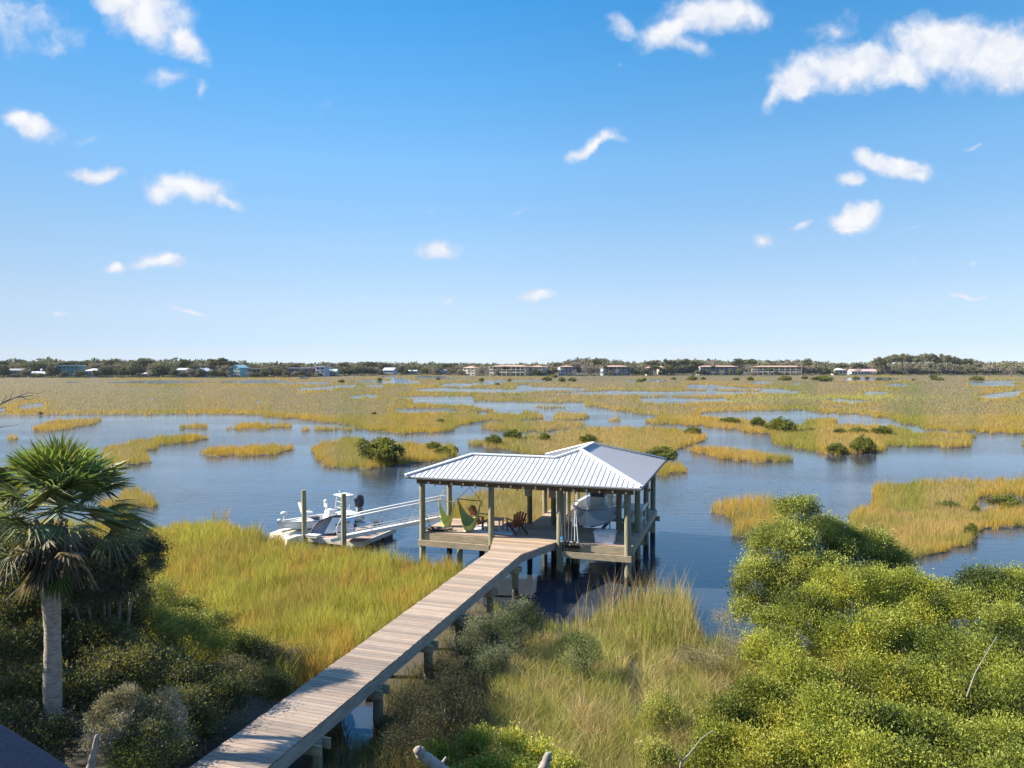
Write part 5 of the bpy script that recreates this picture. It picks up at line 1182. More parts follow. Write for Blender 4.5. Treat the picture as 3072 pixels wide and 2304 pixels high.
shrub('wax_myrtle', 'low dark shrub growing close against the lower left edge of the boardwalk', 'shrub',
      [(640,2150,16.6,42),(590,2190,16.0,45),(540,2235,15.2,48),(690,2110,17.2,40),(500,2290,14.6,50),(620,2200,16.2,30)],
      16000, .055, .024, MY, 28, rb=.03, spread=.1, gap=.2)
shrub('oak_shrub', 'olive scrub with pale bare twigs at the left edge under the palm crown', 'shrub',
      [(20,1680,17.5,80),(70,1760,17,80),(-50,1740,17,90),(30,1850,16.4,90),(130,1790,17.2,60)],
      30000, .06, .03, [(.04, .055, .015), (.085, .095, .03), (.15, .13, .05)], 26, rb=.05, spread=.13, gap=.3)
shrub('oak_shrub', 'tall dark scrub oak filling the space behind the palm trunk', 'shrub',
      [(210,1800,18.4,85),(300,1830,18.6,75),(390,1800,19,60),(130,1740,18.4,80),(250,1720,18.8,60),(60,1700,18.6,80),(180,1880,17.8,80),(340,1900,18,70)],
      46000, .06, .028, MY, 29, rb=.06, spread=.12, gap=.18)
shrub('juniper_tree', 'dark feathery juniper reaching over the marsh right of the palm crown', 'tree',
      [(300,1670,17.2,55),(360,1650,17.4,48),(420,1625,17.7,42),(462,1650,17.8,34),(455,1705,17.7,34),(410,1740,17.6,36),(370,1700,17.5,45),(300,1750,17,60),(240,1700,16.8,55),(250,1790,16.8,60),(190,1740,16.6,50),(340,1780,17.2,45)],
      70000, .05, .022, [(.04, .05, .028), (.085, .095, .055), (.14, .14, .09)], 27, m=dull_m, rb=.07, spread=.10, gap=.15)
shrub('saltbush', 'grey green shrub in front of the boardwalk piles under its right side', 'shrub',
      [(1560,1840,22.6,50),(1500,1890,21.8,62),(1440,1900,21.6,50),(1400,1960,20.6,55),(1540,1930,21.2,55),(1470,1990,20,62),(1600,1870,22.3,35),(1380,1880,22.4,35)],
      32000, .05, .018, [(.045, .055, .022), (.10, .11, .05), (.20, .20, .11)], 31, m=dull_m, rb=.03, spread=.12, gap=.2)
shrub('saltbush', 'brownish thicket, shade put into its dark leaves, right of the boardwalk lower end', 'shrub',
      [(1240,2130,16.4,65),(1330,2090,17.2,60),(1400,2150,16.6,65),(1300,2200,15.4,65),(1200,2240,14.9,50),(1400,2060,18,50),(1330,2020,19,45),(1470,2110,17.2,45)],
      44000, .045, .014, [(.022, .024, .012), (.045, .045, .022), (.085, .075, .04)], 32, m=dull_m, rb=.03, spread=.14, gap=.25)  # leaf colours darkened to carry the shade next to the boardwalk
shrub('sea_oxeye', 'low bright green leafy shrub at the bottom edge near the driftwood', 'shrub',
      [(1330,2285,13.6,55),(1430,2250,14.2,60),(1530,2255,14.2,62),(1620,2280,13.9,55),(1480,2320,13.3,80),(1700,2320,13.4,50),(1380,2340,13,60),(1580,2350,13,80)],
      26000, .06, .026, [(.09, .11, .02), (.24, .27, .04), (.40, .40, .08)], 33, rb=.02, spread=.11, upb=.5, gap=.4)
shrub('saltbush', 'small pale green shrub standing in the reeds below the boathouse', 'shrub',
      [(1745,1935,20.2,40),(1770,1970,19.8,35),(1720,1980,19.8,36),(1745,2010,19.4,30)],
      9000, .05, .018, [(.08, .10, .03), (.16, .18, .06), (.26, .25, .12)], 34, m=dull_m, rb=.03, spread=.12, gap=.2)
for i_, (q_, lab_) in enumerate(([[(1980,2110,16.6,34),(2010,2140,16.3,30),(1960,2150,16.2,26)], 'small leafy sprig patch right of the dark track in the straw grass'], [[(2010,2250,14.6,34),(1970,2270,14.4,34),(2040,2280,14.3,28)], 'small leafy sprig patch at the bottom between the track and the right thicket'])):
    shrub('sea_oxeye', lab_, 'shrub', q_, 5000, .055, .022, [(.09, .11, .02), (.22, .24, .05), (.36, .35, .10)], 90 + i_, rb=.012, spread=.12, upb=.6, gap=.35)
shrub('glasswort', 'pale grey brown low growth in the shallow water by the right thicket', 'shrub',
      [(2210,1920,21.6,45),(2170,1860,23.2,26),(2250,1960,20.9,50),(2180,1960,20.8,34),(2120,1990,20.2,40),(2060,1975,20.5,30)],
      11000, .05, .012, [(.13, .12, .07), (.22, .19, .11), (.32, .27, .17)], 35, m=dull_m, rb=.015, spread=.16, upb=1.2, gap=.35)

# groundsel bush with beige seed heads
gs_l = PL([(330,2115,12.9,34),(385,2095,13,36),(300,2165,12.8,36),(440,2140,13,40),(500,2100,13.1,30),(530,2140,13.1,30),(360,2180,12.7,48),(450,2210,12.7,50),(520,2195,12.9,40),(300,2225,12.5,40)])
gc = D(400, 2200, 12.8); gt = thing('groundsel_bush', 'beige groundsel bush with fluffy seed heads between the palm and the boardwalk', 'shrub', (gc.x, gc.y, .5)); go_ = (gc.x, gc.y, .5)
foliage_obj('seed_heads', leafcloud(gs_l, 26000, .032, .022, [(.14, .12, .06), (.30, .25, .16), (.40, .33, .24)], 41, per=20, spread=.055, gap=.25, upb=.8), dull_m, gt, go_)
foliage_obj('foliage', leafcloud(PL([(360,2200,12.8,70),(470,2220,12.8,70),(420,2280,12.5,80)]), 9000, .05, .02, [(.06, .08, .025), (.13, .16, .05)], 42, per=12, spread=.1), foliage_m, gt, go_)
m_ = MB()
for k, l in enumerate(gs_l): 
    b_ = Vector((gc.x + random.uniform(-.25, .25), gc.y + .1, .5)); tp_ = Vector(l[:3]); m_.tube([b_, b_.lerp(tp_, .5) + Vector((random.uniform(-.08, .08), 0, .1)), tp_], [.018, .012, .005], 6)
m_.build('stems', bark_pale, gt, go_)
# spiky yucca at the palm foot
yc = D(230, 2290, 12.4); yt = thing('yucca', 'small spiky yucca beside the foot of the palm trunk', 'plant', (yc.x, yc.y, .5))
n = 34; r_ = np.random.default_rng(3); a_ = r_.uniform(0, 6.28, n); e_ = r_.uniform(.35, 1.25, n); V = []; Fq = []; 
for i in range(n):
    dd = Vector((math.cos(a_[i]) * math.cos(e_[i]), math.sin(a_[i]) * math.cos(e_[i]), math.sin(e_[i]))); s_ = dd.cross(Vector((0, 0, 1))).normalized() * .022; o_ = Vector((0, 0, .9)); L_ = .75
    V += [o_ - s_ * .6, o_ + s_ * .6, o_ + dd * L_ * .6 + s_ * .7, o_ + dd * L_ + Vector((0, 0, -.12)), o_ + dd * L_ * .6 - s_ * .7]; Fq.append([5 * i + q for q in range(5)])
foliage_obj('leaves', (np.array([tuple(v) for v in V], np.float32), np.array(Fq), np.tile([.16, .20, .06], (n, 1))), foliage_m, yt)
m_ = MB(); m_.cyl((0, 0, 0), (0, 0, .95), .07, .06, 8); m_.build('stem', bark_m, yt)

# ------------------------------------------------------------------ cabbage palm
pb = D(150, 1700, 14.0); pt = thing('cabbage_palm', 'cabbage palm with a pale ringed trunk and a full fan crown left of the meadow', 'palm', (pb.x, pb.y, .4))
trunk_m = mat('palm_trunk', (.28, .225, .175), .9, var=.5, scale=5, stretch=(1.5, 1.5, 5), bump=1.0, detail=10)
m_ = MB(); pts = []; rs = []
for i in range(31):
    z = i / 30 * 4.75; pts.append((.02 * math.sin(z * 2.1) + .03 * math.sin(z * .8), 0, z)); rs.append(.148 + .011 * math.sin(z * 3.3) + (.008 * (i % 2)) + .02 * math.exp(-z * 2) + .012 * max(0, z - 3.6))
m_.tube(pts, rs, 20); m_.build('trunk', trunk_m, pt)
m_ = MB(); r = random.Random(6)
for i in range(90):
    w = i * 2.4; z = 4.45 + i * .0105; p = Vector((.14 * math.cos(w), .14 * math.sin(w), z)); q = p + Vector((.17 * math.cos(w), .17 * math.sin(w), .26)); m_.bar(p, q, .09, .025, up=(math.cos(w), math.sin(w), -.3))
m_.build('boots', mat('palm_boots', (.17, .13, .09), .95, var=.4), pt)
CR = Vector((.20, 0, 5.76))
def fan(origin, az, el, pl, fl, droop, nleaf, rr, spreadang=1.7, wid=.024):
    """one fan leaf: petiole then leaflets fanned round it"""
    d = Vector((math.cos(az) * math.cos(el), math.sin(az) * math.cos(el), math.sin(el))); side = Vector((-math.sin(az), math.cos(az), 0)); up = side.cross(d) * -1
    hub = origin + d * pl + Vector((0, 0, -droop * pl * .35)); V = []; Fc = []
    twist = rr.uniform(-.6, .6); s2 = side * math.cos(twist) + up * math.sin(twist); nrm = d.cross(s2).normalized()
    for i in range(nleaf):
        t = -1 + 2 * i / (nleaf - 1) + rr.uniform(-.02, .02); an = t * spreadang; ll = fl * (1 - .32 * abs(t) ** 2) * rr.uniform(.88, 1.08)
        ld = (d * math.cos(an) + s2 * math.sin(an) + nrm * (.12 * (1 if i % 2 else -1) + .22 * abs(t))).normalized(); w = (nrm.cross(ld)).normalized() * wid * .5; wn = nrm * (.012 if i % 2 else -.012)
        mid = hub + ld * ll * .55 + Vector((0, 0, -droop * .10 * ll)); tip = hub + ld * ll + Vector((0, 0, -droop * .42 * ll - .02))
        b = len(V); V += [hub - w * .35, hub + w * .35, mid + w + wn, tip, mid - w - wn]; Fc.append([b, b + 1, b + 2, b + 3, b + 4])
    return V, Fc, hub
PV, PF, PC = [], [], []; DV, DF, DC = [], [], []; pet = MB(); rr = random.Random(12)
for k in range(56):
    f = k / 55; az = k * 2.39996 + rr.uniform(-.2, .2); el = math.radians(87 - (88 if k % 6 else 106) * f ** .8 + rr.uniform(-8, 8)); pl = .5 + .42 * min(1, f * 1.7); fl = .74 + .2 * rr.random()
    o_ = CR + Vector((0, 0, .35 * (1 - f)))
    V, Fc, hub = fan(o_, az, el, pl, fl, .25 + .65 * f, 36, rr); b = len(PV); PV += V; PF += [[q + b for q in x] for x in Fc]
    g_ = rr.uniform(.7, 1.3); c = Vector((.20, .235, .06)) if f < .4 else Vector((.165, .185, .085))
    PC += [[c[0] * g_ * rr.uniform(.8, 1.2), c[1] * g_ * rr.uniform(.85, 1.15), c[2] * g_] for _ in Fc]; pet.tube([o_, o_.lerp(hub, .5) + Vector((0, 0, .03)), hub], [.02, .015, .01], 5)
for k in range(34):
    az = k * 2.39996 + 1; el = math.radians(rr.uniform(-62, -5)); o_ = CR + Vector((-.1, 0, -.25)); V, Fc, hub = fan(o_, az, el, rr.uniform(.25, .75), rr.uniform(.35, .55), 1.3, 20, rr, 1.4, .05); b = len(DV); DV += V; DF += [[q + b for q in x] for x in Fc]; g_ = rr.uniform(.6, 1.3); DC += [[.22 * g_, .175 * g_, .12 * g_] for _ in Fc]
V, Fc, hub = fan(Vector((.18, -.1, 4.9)), -.9, -.5, .2, .6, 1.0, 22, rr, .7, .05); b = len(PV); PV += V; PF += [[q + b for q in x] for x in Fc]; PC += [[.11, .14, .025]] * len(Fc)
arr = lambda V: np.array([tuple(v) for v in V], np.float32)
palm_leaf = leaf_mat('palm_fronds', .25, .55, .22)
foliage_obj('fronds', (arr(PV), np.array(PF), np.array(PC)), palm_leaf, pt); foliage_obj('dead_fronds', (arr(DV), np.array(DF), np.array(DC)), dull_m, pt); pet.build('frond_stalks', mat('frond_stalk', (.16, .17, .06), .6), pt)

# ------------------------------------------------------------------ trees left of the frame that shade the boardwalk, and the bare tree
def big_oak(name, label, x, y, z, r, n, seed):
    rr = random.Random(seed); lobes = []
    for k in range(11):
        a_ = k * 2.4; q = rr.uniform(.3, .8) * r; lobes.append((x + q * math.cos(a_), y + q * math.sin(a_), z + rr.uniform(-.35, .45) * r, r * rr.uniform(.38, .55), r * rr.uniform(.38, .55), r * rr.uniform(.28, .4)))
    t = thing(name, label, 'tree', (x, y, .4)); foliage_obj('crown', leafcloud(lobes, n, .16, .09, MY, seed, shell=.8, spread=.3, gap=.25), dull_m, t, (x, y, .4))
    m_ = MB(); m_.tube([(x, y, .3), (x + .1, y, z * .35), (x, y, z * .7)], [.32, .26, .2], 10); branches(m_, (x, y, z * .55), lobes, .12, seed, 11); m_.build('trunk', bark_m, t, (x, y, .4)); return t
big_oak('live_oak', 'dark live oak standing just left of the view beyond the palm', -19.6, 19.0, 5.9, 3.4, 9000, 51)
big_oak('live_oak', 'dark live oak standing left of the view beside the yard', -17.0, 13.2, 6.4, 3.5, 11000, 52)
bt_ = thing('bare_tree', 'bare grey branches of a dead tree reaching in at the left edge', 'tree', tuple(D(-230, 1800, 15) * 1.0)); bo = bt_.location.copy(); m_ = MB(); rr = random.Random(2)
base = Vector((bo.x, bo.y, .3)); top = D(-190, 1330, 15); m_.tube([base, base.lerp(top, .5) + Vector((.1, 0, 0)), top], [.13, .10, .07], 8); m_.build('trunk', bark_pale, bt_, bo)
def twig(pts, r0):
    P_ = [D(*p) for p in pts]; n = len(P_); mb2 = MB(); mb2.tube(P_, [r0 * (1 - .8 * i / (n - 1)) for i in range(n)], 6); return mb2, P_
TW = [([(-190,1330,15),(-80,1270,15),(0,1212,15),(45,1192,15),(100,1186,15.1)], .035), ([(-80,1270,15),(-10,1225,14.9),(20,1222,14.9)], .02), ([(0,1212,15),(20,1190,15),(5,1172,15.1)], .014), ([(45,1192,15),(85,1178,15),(118,1180,15.1),(140,1172,15.1)], .012),
      ([(30,1198,15),(36,1180,15.1),(44,1172,15.1)], .010), ([(60,1190,15),(90,1200,15),(112,1188,15)], .010), ([(-60,1300,15),(0,1282,15),(30,1278,15),(58,1272,15)], .014), ([(-100,1285,15),(-20,1240,15.2),(18,1232,15.2),(10,1215,15.2)], .016), ([(60,1190,15),(62,1176,15.1),(78,1170,15.1)], .008)]
for p_, r0 in TW:
    mb2, P_ = twig(p_, r0); mb2.build('branch', bark_pale, bt_, bo)
# pale bare sticks in the scrub and thickets
def stick(label, pts, r0, r1, cat='dead branch', m=bark_pale, name='dead_branch', group=None):
    P_ = [D(*p) for p in pts]; o_ = P_[0].copy(); mb2 = MB(); rq = random.Random(int(P_[0].x * 100)); Q2 = []
    for a_, b_ in zip(P_[:-1], P_[1:]):
        for k_ in range(5): Q2.append(a_.lerp(b_, k_ / 5) - o_ + Vector((rq.uniform(-1, 1), rq.uniform(-1, 1), rq.uniform(-.5, .5))) * (r0 * .10))
    Q2.append(P_[-1] - o_); n = len(Q2); R2 = [(r0 + (r1 - r0) * i / (n - 1)) * rq.uniform(.86, 1.12) for i in range(n)]
    if r0 > .05: Q2.append(Q2[-1] + (Q2[-1] - Q2[-2]).normalized() * r1 * .45); R2.append(R2[-1] * .45)
    mb2.tube(Q2, R2, 11); ob_ = mb2.build(name, m); ob_.location = o_; tag(ob_, label, cat, group); return ob_
drift = mat('driftwood', (.24, .20, .165), .85, var=.3, scale=6, bump=.6)
def gpx(p, d): q = D(p[0], p[1], d); return q
stick('pale broken trunk stub standing below the groundsel bush', [(262,2420,11.6),(272,2300,11.6),(283,2250,11.6),(292,2205,11.6)], .085, .03, 'stump', drift, 'tree_stump')
stick('thick pale driftwood limb with a rounded end at the bottom edge', [(1400,2420,11.8),(1345,2330,11.8),(1300,2290,11.8),(1262,2262,11.8),(1254,2246,11.8)], .12, .075, 'driftwood', drift, 'driftwood_limb')
stick('short forked grey stub beside the thick driftwood limb', [(1330,2345,11.9),(1322,2300,11.9),(1338,2272,11.9)], .06, .02, 'driftwood', drift, 'driftwood_limb')
stick('grey cut branch end sticking up at the bottom edge, right of the leafy shrub', [(1610,2400,11.8),(1628,2310,11.8),(1640,2280,11.8),(1645,2262,11.8)], .085, .065, 'driftwood', drift, 'driftwood_limb')
stick('thin pale forked dead branch in front of the right thicket', [(2035,2350,13.2),(2042,2290,13.2),(2065,2265,13.2),(2105,2215,13.3),(2140,2190,13.3)], .02, .006)
stick('thin pale twig rising left of the forked branch in the straw grass', [(2044,2285,13.2),(2030,2262,13.2),(2028,2240,13.2)], .012, .005)
stick('pale bare branch showing among the leaves at the right edge', [(2900,2090,15.1),(2925,2020,15.1),(2960,1960,15.2),(2990,1910,15.4)], .014, .006)
stick('pale crooked twig near the middle of the left scrub', [(20,1800,15.9),(60,1760,15.9),(110,1745,15.9)], .014, .005)

# ------------------------------------------------------------------ house roof corner under the camera
P_ = [G(-420, 1935, 5.2), G(0, 2172, 5.3), G(110, 2240, 5.3), G(208, 2304, 5.3), G(420, 2460, 5.25)]
P_ = [Vector(p) for p in P_]; Q_ = [P_[-1] + Vector((-1.0, -3.5, 1.2)), Vector((-9.5, 1.0, 6.2)), P_[0] + Vector((-2.5, -1.0, .5))]
ro_ = thing('house_roof', 'dark blue grey roof corner of the house at the bottom left corner', 'roof', (-6.0, 4.5, 5.3)); m_ = MB(); m_.slab(P_ + Q_, .16); m_.build('shingles', mat('slate_shingle', (.004, .010, .026), 1.0, var=.3, scale=14, bump=.4, spec=.04), ro_, ro_.location)
m_ = MB(); m_.tube([p - Vector((0, 0, .1)) for p in P_], .07, 8); m_.build('gutter', mat('dark_gutter', (.016, .022, .038), .9, spec=.1), ro_, ro_.location)
m_ = MB(); m_.box((-8.6, 1.2, 2.4), (3.0, 4.0, 3.7)); m_.build('wall', mat('house_wall', (.35, .36, .38), .8), ro_, ro_.location)

# ------------------------------------------------------------------ mangroves in the marsh
MG = [(.05, .06, .014), (.11, .13, .026), (.20, .21, .05)]
def proto_shrub(seed, w=1.0, h=.62):
    rr = random.Random(seed); lobes = []
    for k in range(12):
        a_ = k * 2.4; q = (k / 12) ** .6 * .36; lobes.append((q * math.cos(a_) * w, q * math.sin(a_) * .8, h * (.72 - .9 * q) + rr.uniform(-.05, .05), .17, .17, .15 + .03 * rr.random()))
    t = thing('mangrove_bush', None, 'shrub'); foliage_obj('foliage', leafcloud(lobes, 5200, .050, .030, MG, seed, shell=.6, per=10, spread=.028, low=-.8, gap=.22), foliage_m, t)
    m_ = MB(); branches(m_, (0, 0, -.1), lobes, .012, seed, 10); m_.build('stems', bark_m, t); return remember(t)
PS = [proto_shrub(s) for s in (61, 62, 63)]; used = [False] * 3
def put_shrub(x0, x1, yt, yb, label, k, group=None):
    cx_ = (x0 + x1) / 2; p = G(cx_, yb - 2, 0.05); d = p.y; w = (x1 - x0) * d / F; h = (yb - yt) * d / F
    loc = (p.x, p.y + w * .3, -.02); sc_ = (w / .98, w / 1.0, h / .66)
    if not used[k]:
        o_ = PS[k]; used[k] = True; o_.location = loc; o_.scale = sc_; o_.rotation_euler = (0, 0, 0); tag(o_, label, 'shrub', group)
    else: o_ = dup(PS[k], loc, random.uniform(-.5, .5), sc_, label, group)
    return o_
near_list = [
 (1062,1214,1311,1400,'largest dark green mangrove on the marsh island left of the boathouse roof'),(1058,1112,1316,1352,'lobe of mangrove behind the left side of the largest island mangrove'),
 (1272,1326,1324,1356,'round mangrove behind the roof left end, left of a pair'),(1300,1358,1338,1372,'lower mangrove of the pair touching the roof left ridge'),(1352,1377,1338,1364,'small pale mangrove sprig right of the pair by the roof'),
 (1450,1510,1302,1342,'rounded mangrove at the water edge left above the low roof ridge'),(1506,1570,1286,1324,'broad mangrove on the flat above the middle of the low ridge'),(1612,1655,1298,1326,'small upright mangrove right of the broad one above the ridge'),
 (1737,1797,1302,1334,'mangrove showing just over the roof peak'),(1938,2048,1338,1392,'mangrove right behind the right eave of the boathouse'),
 (2054,2114,1280,1308,'low mangrove on the golden flat right of the boathouse'),(2163,2232,1252,1275,'flat topped mangrove leftmost in the row along the pond'),(2254,2302,1249,1286,'upright mangrove in the middle of the row along the pond'),
 (2300,2404,1254,1300,'largest mangrove at the right end of the row along the pond'),(2418,2452,1284,1296,'tiny mangrove tuft right of the pond row'),(2504,2548,1284,1305,'small mangrove left in the loose row on the right flat'),(2550,2620,1284,1304,'long low mangrove in the middle of the loose row'),
 (2624,2692,1278,1310,'leaning mangrove at the right end of the loose row'),(2486,2554,1328,1366,'squat mangrove at the channel edge, left of its taller neighbour'),(2556,2642,1308,1362,'tall wide mangrove at the channel edge casting a reflection'),
 (2820,2898,1503,1533,'low dark mangrove on the near right marsh'),(2984,3090,1486,1532,'dark mangrove at the right edge on the near right marsh'),(2916,2945,1512,1546,'thin mangrove sprig between the two near right mangroves'),(2900,2942,1566,1616,'straggly mangrove standing in the shallows of the near right marsh'),
 (1110,1130,1236,1246,'tiny green sprig on the left big marsh'),(1305,1335,1256,1272,'small green sprig on the tongue of marsh before the channel'),(110,128,1235,1246,'tiny dark sprig on the shore of the left marsh')]
for i, (x0, x1, yt, yb, lab) in enumerate(near_list): put_shrub(x0, x1, yt, yb, lab, i % 3)
far_list = [(1009,1034,1141,1151),(1127,1147,1136,1146),(1306,1322,1135,1143),(1434,1453,1136,1147),(1520,1536,1139,1146),(1482,1502,1151,1158),(1624,1660,1132,1146),(1652,1676,1126,1136),(1674,1699,1134,1149),(1704,1733,1135,1148),(1908,1932,1140,1150),(1926,1942,1136,1146),
 (2242,2264,1132,1145),(2338,2384,1130,1145),(2405,2430,1131,1140),(2442,2512,1129,1147),(2558,2584,1132,1143),(2596,2612,1133,1141),(2630,2650,1136,1143),(2664,2676,1136,1142),(2792,2818,1126,1138),(2800,2842,1134,1144),(2916,2962,1131,1145),(2736,2748,1139,1144),(2014,2030,1134,1142),(2060,2098,1131,1144),(2102,2122,1134,1142),(2200,2222,1136,1143)]
for i, (x0, x1, yt, yb) in enumerate(far_list):
    side = 'left of the middle' if x0 < 1550 else ('before the terracotta roofed blocks' if x0 < 1800 else ('right of the middle' if x0 < 2300 else 'on the far right'))
    put_shrub(x0, x1, yt - 2, yb, 'far dark mangrove dot on the marsh ' + side, i % 3, 'far mangroves on the marsh ' + side)

# ------------------------------------------------------------------ far shore: houses
YB = [(-400, 1133), (700, 1132.5), (950, 1131), (1020, 1128), (1200, 1125), (1350, 1125.5), (1450, 1128), (1700, 1128), (2100, 1126), (3500, 1125.5)]
def dist(px): return 8.93 * F / (np.interp(px, *zip(*YB)) - 1094)
wcache = {}
def cm(c, rough=.7, var=.1):
    k = tuple(round(x, 3) for x in c) + (rough,)
    if k not in wcache: wcache[k] = mat('paint_%d' % len(wcache), c, rough, var=var, scale=.5)
    return wcache[k]
glass_m = mat('dark_window', (.035, .045, .055), .25, var=.1)
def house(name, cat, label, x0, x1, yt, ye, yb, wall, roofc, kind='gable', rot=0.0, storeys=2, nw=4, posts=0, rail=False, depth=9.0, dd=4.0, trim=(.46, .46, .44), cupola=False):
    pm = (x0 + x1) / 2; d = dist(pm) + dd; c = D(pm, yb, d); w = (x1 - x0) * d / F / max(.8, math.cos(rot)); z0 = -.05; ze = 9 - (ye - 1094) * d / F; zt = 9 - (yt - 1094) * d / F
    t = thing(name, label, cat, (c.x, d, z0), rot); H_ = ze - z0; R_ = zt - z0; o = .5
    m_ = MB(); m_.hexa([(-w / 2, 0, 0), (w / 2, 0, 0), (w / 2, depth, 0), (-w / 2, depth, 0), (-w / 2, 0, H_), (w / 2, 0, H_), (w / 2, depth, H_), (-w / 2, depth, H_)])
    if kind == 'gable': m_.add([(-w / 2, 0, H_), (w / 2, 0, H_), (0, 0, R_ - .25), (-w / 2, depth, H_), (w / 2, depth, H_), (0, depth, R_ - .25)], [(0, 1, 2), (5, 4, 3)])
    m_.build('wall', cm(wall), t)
    m_ = MB(); W2 = w / 2 + o
    if kind == 'gable':
        for s in (-1, 1): m_.hexa([(s * W2, -o, H_ - .25), (0, -o, R_ - .2), (0, depth + o, R_ - .2), (s * W2, depth + o, H_ - .25), (s * W2, -o, H_ - .02), (0, -o, R_), (0, depth + o, R_), (s * W2, depth + o, H_ - .02)])
    elif kind == 'side':      # ridge parallel to the facade
        m_.add([(-W2, -o, H_), (W2, -o, H_), (W2, depth + o, H_), (-W2, depth + o, H_), (-W2, depth / 2, R_), (W2, depth / 2, R_)], [(0, 1, 5, 4), (2, 3, 4, 5), (0, 4, 3), (1, 2, 5), (3, 2, 1, 0)])
    elif kind == 'hip':
        k = min(w / 2, depth / 2) + o; m_.add([(-W2, -o, H_), (W2, -o, H_), (W2, depth + o, H_), (-W2, depth + o, H_), (-max(.1, W2 - k), depth / 2, R_), (max(.1, W2 - k), depth / 2, R_)], [(0, 1, 5, 4), (2, 3, 4, 5), (3, 0, 4), (1, 2, 5), (3, 2, 1, 0)])
    elif kind == 'shed': m_.hexa([(-W2, -o, H_), (W2, -o, H_ * 1.0), (W2, depth, H_), (-W2, depth, H_), (-W2, -o, H_ + .25), (W2, -o, H_ + .25), (W2, depth, R_), (-W2, depth, R_)])
    else: m_.box((0, depth / 2, (H_ + R_) / 2 + .01), (2 * W2, depth + 2 * o, max(.35, R_ - H_)))
    rf = m_.build('roof', cm(roofc, .75), t)
    if cupola: m_ = MB(); m_.box((0, depth / 2, R_ + .5), (1.2, 1.2, 1.4)); m_.add([(-.8, depth / 2 - .8, R_ + 1.2), (.8, depth / 2 - .8, R_ + 1.2), (.8, depth / 2 + .8, R_ + 1.2), (-.8, depth / 2 + .8, R_ + 1.2), (0, depth / 2, R_ + 2)], [(0, 1, 4), (1, 2, 4), (2, 3, 4), (3, 0, 4), (3, 2, 1, 0)]); m_.build('cupola', cm(trim), rf)
    sh = H_ / storeys
    for s in range(storeys):
        for k in range(nw):
            x = -w / 2 + (k + .5) * w / nw; ww = w / nw * .58; z = s * sh + sh * .30; hh = sh * .5
            m_ = MB(); m_.box((x, -.03, z + hh / 2), (ww, .06, hh)); win = m_.build('window', glass_m, t)
            m_ = MB(); q = .12
            for (bx, bz, bw_, bh_) in ((x, z - q / 2, ww + 2 * q, q), (x, z + hh + q / 2, ww + 2 * q, q), (x - ww / 2 - q / 2, z + hh / 2, q, hh), (x + ww / 2 + q / 2, z + hh / 2, q, hh)): m_.box((bx, -.05, bz), (bw_, .1, bh_))
            m_.build('frame', cm(trim), win)
    if posts:
        m_ = MB(); m_.box((0, -1.9, sh * (storeys - 1) * (1 if storeys > 1 else 0) + (sh if storeys == 1 else 0) + .1), (w + .6, 3.4, .2)); m_.build('balcony', cm(trim), t)
        for k in range(posts): m_ = MB(); x = -w / 2 + .2 + k * (w - .4) / (posts - 1); m_.box((x, -3.3, H_ / 2), (.32, .32, H_)); m_.build('column', cm(trim), t)
        m_ = MB(); m_.box((0, -1.7, H_ + .12), (w + .9, 3.9, .26)); m_.build('porch_roof', cm(roofc, .75), t)
        if rail: m_ = MB(); m_.bar((-w / 2, -3.3, sh + 1.0), (w / 2, -3.3, sh + 1.0), .08, .1); m_.bar((-w / 2, -3.3, sh + .55), (w / 2, -3.3, sh + .55), .05, .5, up=(0, 0, 1)); m_.build('railing', cm(trim), t)
    return t
WH = (.50, .50, .49); TC = (.40, .25, .17); CRM = (.54, .47, .35)
